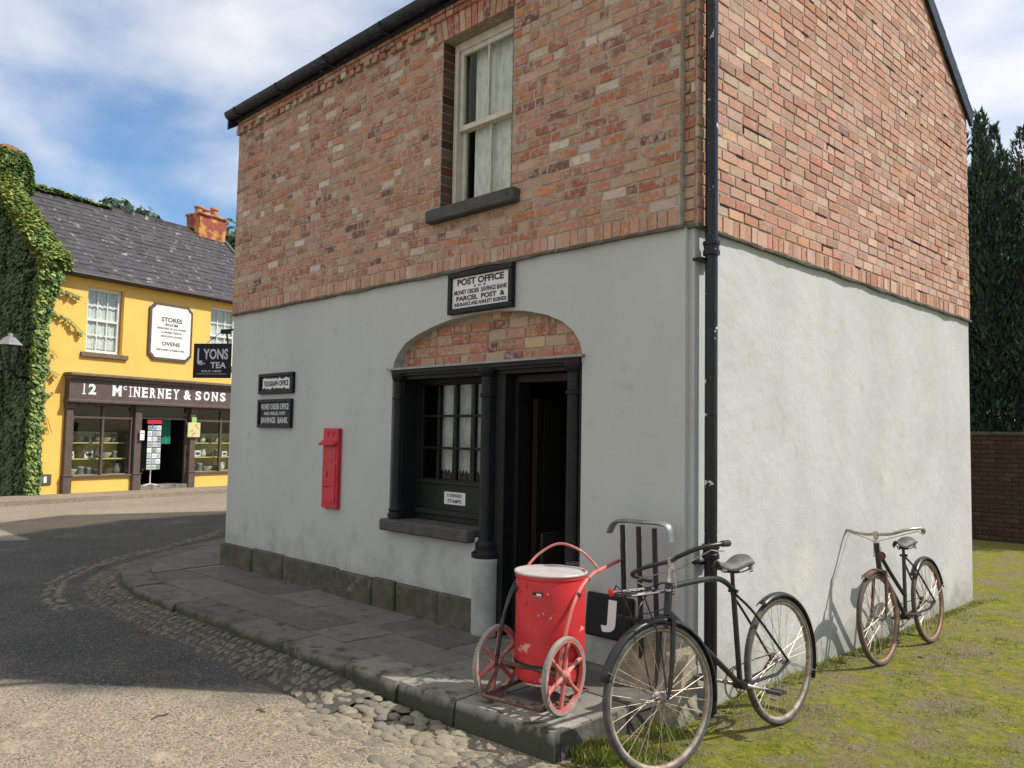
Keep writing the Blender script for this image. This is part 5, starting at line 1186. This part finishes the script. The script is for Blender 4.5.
    ring = [((rr+(.003 if i % 2 else -.003))*math.cos(2*math.pi*i/n), (rr+(.003 if i % 2 else -.003))*math.sin(2*math.pi*i/n)) for i in range(n)]
    hole = [((rr-.014)*math.cos(2*math.pi*i/24), (rr-.014)*math.sin(2*math.pi*i/24)) for i in range(24)][::-1]
    mb.prism([ring, hole], mpF, .040*sgn_, .043*sgn_)
    for k in range(5): a = 2*math.pi*k/5+.3; mb.tube([(0, .0415*sgn_, 0), ((rr-.01)*math.cos(a), .0415*sgn_, (rr-.01)*math.sin(a))], .0045, 5)
    mb.build('chainring', 'chrome', ck)
    ca = R(D['crank']); e = V(math.cos(ca), 0, math.sin(ca))*.165
    for s_ in (-1, 1):
        mb = MB(); mb.tube([V(0, .045*s_, 0), V(0, .06*s_, 0)+e*s_*.1, V(0, .068*s_, 0)+e*s_], [.013, .011, .009], 8); cr = mb.build('crank', 'chrome', ck, smooth=50)
        mb = MB(); p = V(0, .12*s_, 0)+e*s_
        for k in (-1, 1): mb.cbox(p.x+k*.024-.012, p.x+k*.024+.012, p.y-.045, p.y+.045, p.z-.010, p.z+.010, .003)
        mb.tube([V(p.x, p.y-.055*s_, p.z), V(p.x, p.y+.045*s_, p.z)], .007, 6); mb.build('pedal', 'tyre', ck)
    mb = MB(); tz = WR
    mb.tube([BB+V(0, .0415*sgn_, rr), V(0, .0415*sgn_, tz+.033), V(-.033, .0415*sgn_, tz), V(0, .0415*sgn_, tz-.033), BB+V(0, .0415*sgn_, -rr)], .004, 5); mb.build('chain', 'rust', r_)
    mb = MB(); mb.lathe([(.035, .036*sgn_), (.035, .046*sgn_)], (0, 0, WR), 'Y', 18); mb.build('sprocket', 'rust', r_)
    return r_, fk
b1 = dict(r=.352, wb=1.09, bb=(.41, 0, .29), st=(.43, 0, .80), ht=(.985, 0, .885), hb=(1.01, 0, .735), sp=(.43, 0, .895), stem=Vector((.965, 0, .985)), steer=R(-9),
    top=[(.43, 0, .79), (.50, 0, .838), (.60, 0, .868), (.80, 0, .87), (.985, 0, .865)],
    bars=[(.80, .24, 1.075), (.89, .25, 1.075), (.985, .21, 1.06), (1.02, .11, 1.02), (.965, 0, .99), (1.03, -.11, .96), (1.03, -.22, .92), (.95, -.27, .89), (.86, -.27, .87)],
    rg=(62, 205), bm='bikeblack', mg=(R(-28)+0, R(152)), tyre='tyre', rim='rim', chainside=-1, crank=196)
b1['mg'] = (R(28), R(197)); b1['mg'] = (R(20), R(192))
bk1, fk1 = bicycle('roadster_bicycle', 'black roadster bicycle with front carrier standing by the downpipe at the building corner', (.425, .30, 0), R(3.5), R(-93), b1)
# carrier over the front wheel
hbv = Vector(b1['hb']); mb = MB(); zc = .80-.735; xc = .02
loop = lambda x0, x1, y, z: curve_pts([(x0, -y, z), (x1-.03, -y, z), (x1, -y*.6, z), (x1, y*.6, z), (x1-.03, y, z), (x0, y, z)], 4)
mb.tube(loop(.02, .30, .085, .125), .0055, 6); mb.tube(loop(.02, .24, .05, .125), .0045, 6)
for x in (.06, .12, .18, .24): mb.tube([(x, -.085, .125), (x, .085, .125)], .004, 5)
mb.tube([(.30, -.05, .125), (.315, 0, .17), (.30, .05, .125)], .004, 5)
for s_ in (-1, 1): mb.tube([(.22, .083*s_, .125), (.12, .07*s_, -.1), (.085, .056*s_, -.36)], .004, 5)
mb.tube([(.02, -.085, .125), (-.01, -.03, .15), (-.01, .03, .15), (.02, .085, .125)], .0045, 5)
mb.tube(curve_pts([(.0, -.05, .16), (.08, -.09, .06), (.16, -.02, .02), (.08, .08, .05), (.0, .04, .14)], 5), .0035, 5)
mb.build('front_carrier', 'bikeblack', fk1)
mb = MB(); mb.lathe([(.018, 0), (.020, .008), (.012, .014)], (.318, -.03, .135), 'X', 12); mb.build('reflector', 'red', fk1)
b2 = dict(r=.328, wb=1.00, bb=(.50, 0, .275), st=(.40, 0, .74), ht=(.905, 0, .86), hb=(.90, 0, .665), sp=(.40, 0, .785), stem=Vector((.90, 0, .925)), steer=R(-2),
    top=[(.46, 0, .42), (.56, 0, .50), (.70, 0, .62), (.895, 0, .80)],
    bars=[(.66, .25, .925), (.74, .27, .955), (.86, .22, .955), (.89, .10, .925), (.90, 0, .925), (.89, -.10, .925), (.86, -.22, .95), (.74, -.28, .955), (.66, -.27, .93)],
    rg=(40, 168), mg=(R(62), R(128)), tyre='tyre', rim='rim', chainside=-1, crank=15, fm='rust', mgm='rust', bm='chrome', gm='chrome')
M['rim_rust'] = mat('rusty_rim', (.32, .19, .12), (.16, .08, .05), scale=14, rough=.6, metal=.3); b2['rim'] = 'rim_rust'
M['tyre_brown'] = mat('faded_tyre', (.10, .075, .055), (.06, .05, .045), scale=8, rough=.85); b2['tyre'] = 'tyre_brown'
bk2, fk2 = bicycle('roadster_bicycle', 'rusty bicycle without carrier leaning on the grey side wall further back', (.335, 2.99, 0), R(5.5), R(-90), b2)
mb = MB(); mb.lathe([(.005, 0), (.03, .02), (.032, .03), (.0, .032)], (.05, .06, .11), 'X', 14); mb.build('lamp_bracket', 'rust', fk2)

# ================================================================== RED BARREL CART
ct = root('barrel_cart', (-.425, -.90, PZ), (0, 0, R(9.5)), 'red steel barrel on a two wheeled cart with spoked red wheels at the kerb', 'cart')
mb = MB(); mb.lathe([(.0, .12), (.185, .12), (.193, .135), (.195, .15), (.195, .665), (.201, .675), (.201, .690), (.18, .691)], n=48); bar = mb.build('barrel', 'red', ct, smooth=30); bar.location = (.010, .185, 0)
mb = MB(); mb.lathe([(.1965, .205), (.2, .207), (.2, .222), (.1965, .224)], n=48); mb.build('hoop', 'ink', bar, smooth=30)
mb = MB(); mb.lathe([(.192, .60), (.192, .703), (.203, .703), (.206, .70), (.206, .693), (.2015, .690)], n=48); mb.lathe([(0, .700), (.10, .697), (.192, .694)], n=48); mb.build('lid', 'zinc', bar, smooth=40)
mb = MB()
for a in (-118, -100, -62, -150): mb.ball((.197*math.cos(R(a)), .197*math.sin(R(a)), .60 if a != -100 else .64), .011, .011, .011, 1)
mb.ball((.197*math.cos(R(-100)), .197*math.sin(R(-100)), .545), .011, .011, .011, 1); mb.build('rivets', 'red', bar, kind=None)
a = R(-78); mb = MB(); M4 = Matrix.Translation((.1965*math.cos(a), .1965*math.sin(a), .60)) @ Matrix.Rotation(a+math.pi/2, 4, 'Z'); mb.box(-.028, .028, -.004, .002, -.010, .010, None, M4); pl = mb.build('name_plate', 'ink', bar); mb = MB(); mb.box(-.004, .024, -.006, -.0045, -.005, .005, None, M4); mb.box(-.026, .026, -.0055, -.0045, -.009, -.0075, None, M4); mb.build('plate_inset', 'letter_white', pl)
a = R(-128); mb = MB(); mb.tube([V(.2*math.cos(a-.22), .2*math.sin(a-.22), .61), V(.205*math.cos(a), .205*math.sin(a), .605)], .008, 6); mb.ball(V(.205*math.cos(a), .205*math.sin(a), .605), .018, .018, .018, 2); mb.build('latch', 'ink', bar)
WXR, WZ = .222, .200
def cart_wheel(x):
    wr = bpy.data.objects.new('wheel', None); COL.objects.link(wr); wr.parent = ct; wr.location = (x, .0, WZ); n = 40
    mb = MB(); vs = []
    for i in range(n):
        a = 2*math.pi*i/n
        for rr, xx in ((.183, -.014), (.196, -.015), (.2, -.008), (.2, .008), (.196, .015), (.183, .014)): vs.append((xx, rr*math.cos(a), rr*math.sin(a)))
    mb.add(vs, [(i*6+q, i*6+(q+1) % 6, ((i+1) % n)*6+(q+1) % 6, ((i+1) % n)*6+q) for i in range(n) for q in range(6)]); mb.build('tyre', 'tyre_grey', wr, smooth=50)
    mb = MB(); vs = []
    for i in range(n):
        a = 2*math.pi*i/n
        for rr, xx in ((.170, -.012), (.1835, -.013), (.1835, .013), (.170, .012)): vs.append((xx, rr*math.cos(a), rr*math.sin(a)))
    mb.add(vs, [(i*4+q, i*4+(q+1) % 4, ((i+1) % n)*4+(q+1) % 4, ((i+1) % n)*4+q) for i in range(n) for q in range(4)]); mb.build('rim', 'red_worn', wr, smooth=40)
    for k in range(6):
        a = 2*math.pi*k/6+.35; mb = MB(); mb.tube([(0, .02*math.cos(a), .02*math.sin(a)), (0, .10*math.cos(a), .10*math.sin(a)), (0, .175*math.cos(a), .175*math.sin(a))], [.016, .011, .014], 8); mb.build('spoke', 'red_worn', wr, smooth=50)
    mb = MB(); mb.lathe([(.0, -.035), (.014, -.035), (.030, -.02), (.034, 0), (.030, .02), (.014, .035), (.0, .035)], ax='X', n=16); mb.build('hub', 'red_worn', wr, smooth=40)
cart_wheel(WXR); cart_wheel(-WXR)
mb = MB(); mb.tube([(-.25, 0, WZ), (.25, 0, WZ)], .012, 8); mb.build('axle', 'rust', ct, smooth=40)
mb = MB()
for s_ in (-1, 1): mb.tube([(.19*s_, -.16, .055), (.19*s_, .30, .055)], .010, 6); mb.tube([(.19*s_, .0, WZ), (.19*s_, -.16, .055)], .009, 6); mb.tube([(.19*s_, .0, WZ), (.19*s_, .30, .055)], .009, 6)
mb.tube([(-.19, -.16, .055), (.19, -.16, .055)], .010, 6); mb.tube([(-.19, .30, .055), (.19, .30, .055)], .010, 6); mb.tube([(-.19, .18, .105), (.19, .18, .105)], .014, 6); mb.tube([(-.19, .18, .055), (-.19, .18, .105)], .01, 6); mb.tube([(.19, .18, .055), (.19, .18, .105)], .01, 6); mb.build('chassis', 'rust', ct, smooth=40)
mb = MB(); mb.tube(curve_pts([(.200, -.03, .18), (.207, .02, .38), (.212, .09, .54), (.205, .20, .635), (.18, .35, .675), (.155, .50, .685), (.12, .78, .70)], 6), .0115, 8); sh_ = mb.build('shaft', 'red_worn', ct, smooth=50)
for p in ((.214, .145, .595), (.19, .28, .66)): mb = MB(); mb.ball(p, .018, .018, .018, 1); mb.build('collar', 'bikeblack', sh_)
mb = MB(); mb.tube(curve_pts([(-.203, -.03, .18), (-.205, .02, .38), (-.205, .10, .56), (-.20, .20, .66)], 6), .011, 8); mb.build('shaft', 'bikeblack', ct, smooth=50)
mb = MB(); mb.tube(curve_pts([(-.20, .20, .66), (-.155, .30, .76), (-.06, .37, .825), (.05, .41, .80), (.12, .44, .74), (.16, .47, .68)], 6), .0075, 7); mb.tube([(-.20, .20, .66), (-.02, .24, .665)], .0075, 6); mb.build('hoop_handle', 'red_worn', ct, smooth=50)
mb = MB(); mb.tube([(-.02, .40, .705), (.05, .42, .71)], .018, 8); mb.build('hand_grip', 'bikeblack', ct)
mb = MB(); mb.tube([(-.17, .09, .60), (-.215, .02, .40), (-.215, .0, .2)], .006, 6); mb.build('strut', 'bikeblack', ct)

# ================================================================== SACK TRUCK
tr = root('sack_truck', (-.235, -.09, .0), (R(3), 0, 0), 'black upright sack truck with grey curved handle leaning on the wall behind the bicycle', 'trolley')
zt_ = 1.095
for k, x in enumerate((-.150, -.03, .085)):
    mb = MB(); n = 26; mb.tube([(x+.003*wob(i, .9, k), .003*wob(i, .8, k+5), .03+(zt_-.05)*i/n) for i in range(n+1)], .0155, 8); mb.build('upright_bar', 'bikeblack', tr, smooth=50)
mb = MB(); M4 = None
pts_ = curve_pts([(-.235, -.02, zt_-.07), (-.205, -.01, zt_-.015), (-.15, 0, zt_+.005), (0, 0, zt_+.010), (.14, 0, zt_+.012), (.19, -.0, zt_-.01), (.205, -.01, zt_-.085)], 5)
vs = []; fs = []; k = 8
for i, p in enumerate(pts_):
    t = (pts_[min(i+1, len(pts_)-1)]-pts_[max(i-1, 0)]).normalized(); up = t.cross(V(0, 1, 0)).normalized()
    for q in range(k): a = 2*math.pi*q/k; vs.append(p+up*(.013*math.cos(a))+V(0, 1, 0)*(.032*math.sin(a)))
for i in range(len(pts_)-1):
    for q in range(k): fs.append((i*k+q, i*k+(q+1) % k, (i+1)*k+(q+1) % k, (i+1)*k+q))
fs += [tuple(range(k)), tuple((len(pts_)-1)*k+q for q in range(k))]; mb.add(vs, fs); mb.build('handle', 'steel', tr, smooth=50)
mb = MB(); mb.cbox(-.20, .13, -.012, .012, .50, .53, .004); mb.cbox(-.20, .13, -.012, .012, .20, .235, .004); mb.build('cross_bar', 'bikeblack', tr)
mb = MB(); mb.cbox(-.21, .14, -.20, .01, .02, .035, .004); mb.build('toe_plate', 'bikeblack', tr)
for x in (-.215, .145):
    mb = MB(); mb.lathe([(0, -.018), (.085, -.018), (.095, -.012), (.095, .012), (.085, .018), (0, .018)], (x, -.02, .10), 'X', 22); mb.build('wheel', 'bikeblack', tr, smooth=40)

# ================================================================== SMALL GROUND DETAIL
rnd = random.Random(123)
mb = MB()
def blades(cx, cy, rad, n, h, cols, z0=0):
    for _ in range(n):
        a = rnd.uniform(0, 6.283); d = rad*math.sqrt(rnd.random()); x, y = cx+d*math.cos(a), cy+d*math.sin(a); hh = h*rnd.uniform(.4, 1.2); b = rnd.uniform(0, 6.283); w_ = .0022+hh*.03
        ln = V(rnd.uniform(-.5, .5), rnd.uniform(-.5, .5), 0)*hh; c = rnd.choice(cols); g = rnd.uniform(.7, 1.3); z = gz(x, y)+z0-.003; dx, dy = w_*math.cos(b), w_*math.sin(b)
        mb.add([(x-dx, y-dy, z), (x+dx, y+dy, z), (x+ln.x*.4+dx*.6, y+ln.y*.4+dy*.6, z+hh*.6), V(x, y, z)+ln+V(0, 0, hh)], [(0, 1, 2), (0, 2, 3)], tuple(v*g for v in c))
GC = [(.17, .22, .03), (.22, .26, .04), (.12, .17, .025), (.30, .29, .07)]
blades(.02, -.86, .13, 900, .075, GC); blades(.10, -.72, .18, 700, .05, GC); blades(.20, -.55, .2, 400, .035, GC); blades(.05, -.35, .12, 350, .05, GC)
for _ in range(1700):
    x, y = rnd.uniform(0.05, 4.0), rnd.uniform(-1.0, 9)
    if noise.fractal(Vector((x*1.7, y*1.7, 0)), 1, 2, 4) < -.02: continue
    blades(x, y, rnd.uniform(.05, .14), 34, rnd.uniform(.010, .024), GC)
for _ in range(170): blades(.03+rnd.uniform(0, .06), rnd.uniform(.3, 5.2), .05, 14, rnd.uniform(.015, .05), GC+[(.3, .25, .13)])
for _ in range(46):
    cx_w, cy_w = (rnd.uniform(.03, .16), rnd.uniform(-.3, 5.1)) if rnd.random() < .7 else (rnd.uniform(-.03, .3), rnd.uniform(-1.05, -.3))
    sz_ = rnd.uniform(.015, .04); zb = gz(cx_w, cy_w)
    for k in range(rnd.randint(5, 9)):
        a = rnd.uniform(0, 6.283); d_ = V(math.cos(a), math.sin(a), rnd.uniform(.2, .9)).normalized(); sd_ = V(-math.sin(a), math.cos(a), 0); b_ = V(cx_w, cy_w, zb); c = rnd.choice(GC); g = rnd.uniform(.6, 1.1)
        mb.add([b_, b_+d_*sz_*.6+sd_*sz_*.22, b_+d_*sz_*1.1+V(0, 0, -sz_*.25), b_+d_*sz_*.6-sd_*sz_*.22], [(0, 1, 2), (0, 2, 3)], (c[0]*.7*g, c[1]*.8*g, c[2]*g))
mb.build('grass', 'leaf', fix=False, kind='stuff')
mb = MB(); rnd = random.Random(5)
for _ in range(1500):                                # grit, bark and litter in the moss
    x, y = rnd.uniform(.02, 3.2), rnd.uniform(-1.1, 4.5)
    if rnd.random() < .35: x = .03+abs(rnd.gauss(0, .25))
    s_ = rnd.uniform(.003, .008)+(rnd.random() < .06)*.008; g = rnd.uniform(.5, 1.3); c = rnd.choice([(.22, .18, .12), (.16, .12, .08), (.28, .25, .19), (.12, .08, .05), (.10, .07, .04)])
    mb.ball((x, y, gz(x, y)+s_*.25), s_*rnd.uniform(.8, 2.0), s_, s_*.5, 1, tuple(v*g for v in c), .2, Matrix.Rotation(rnd.uniform(0, 3), 4, 'Z'))
mb.build('litter', 'cobble', fix=False, kind='stuff')
mb = MB()
for _ in range(2600):                                # loose grit on the road
    x, y = rnd.uniform(-5.5, .4), rnd.uniform(-4.2, -1.3)
    s_ = rnd.uniform(.003, .008); g = rnd.uniform(.6, 1.4); mb.ball((x, y, .004+s_*.2), s_*1.3, s_, s_*.6, 1, (.27*g, .235*g, .18*g), .2)
mb.build('gravel', 'cobble', fix=False, kind='stuff')
def twig(x, y, ln, ang, label, z=.010):
    r = root('twig', (x, y, z), (0, 0, ang), label, 'twig', 'twigs lying on the road'); mb = MB(); mb.tube(curve_pts([(0, 0, 0), (ln*.4, .01, .004), (ln*.8, -.008, .002), (ln, .0, .0)], 4), .004, 5); mb.tube([(ln*.45, .01, .004), (ln*.62, .03, .008)], .0025, 4); mb.build('stick', 'bark', r)
twig(-1.95, -2.30, .11, 1.9, 'short dark twig on the lit gravel nearest the shadow edge'); twig(-1.72, -1.80, .07, .3, 'tiny dark twig on the lit gravel near the cobbles'); twig(-4.0, -1.62, .16, .2, 'dark twig lying in the shade beside the cobbled gutter')
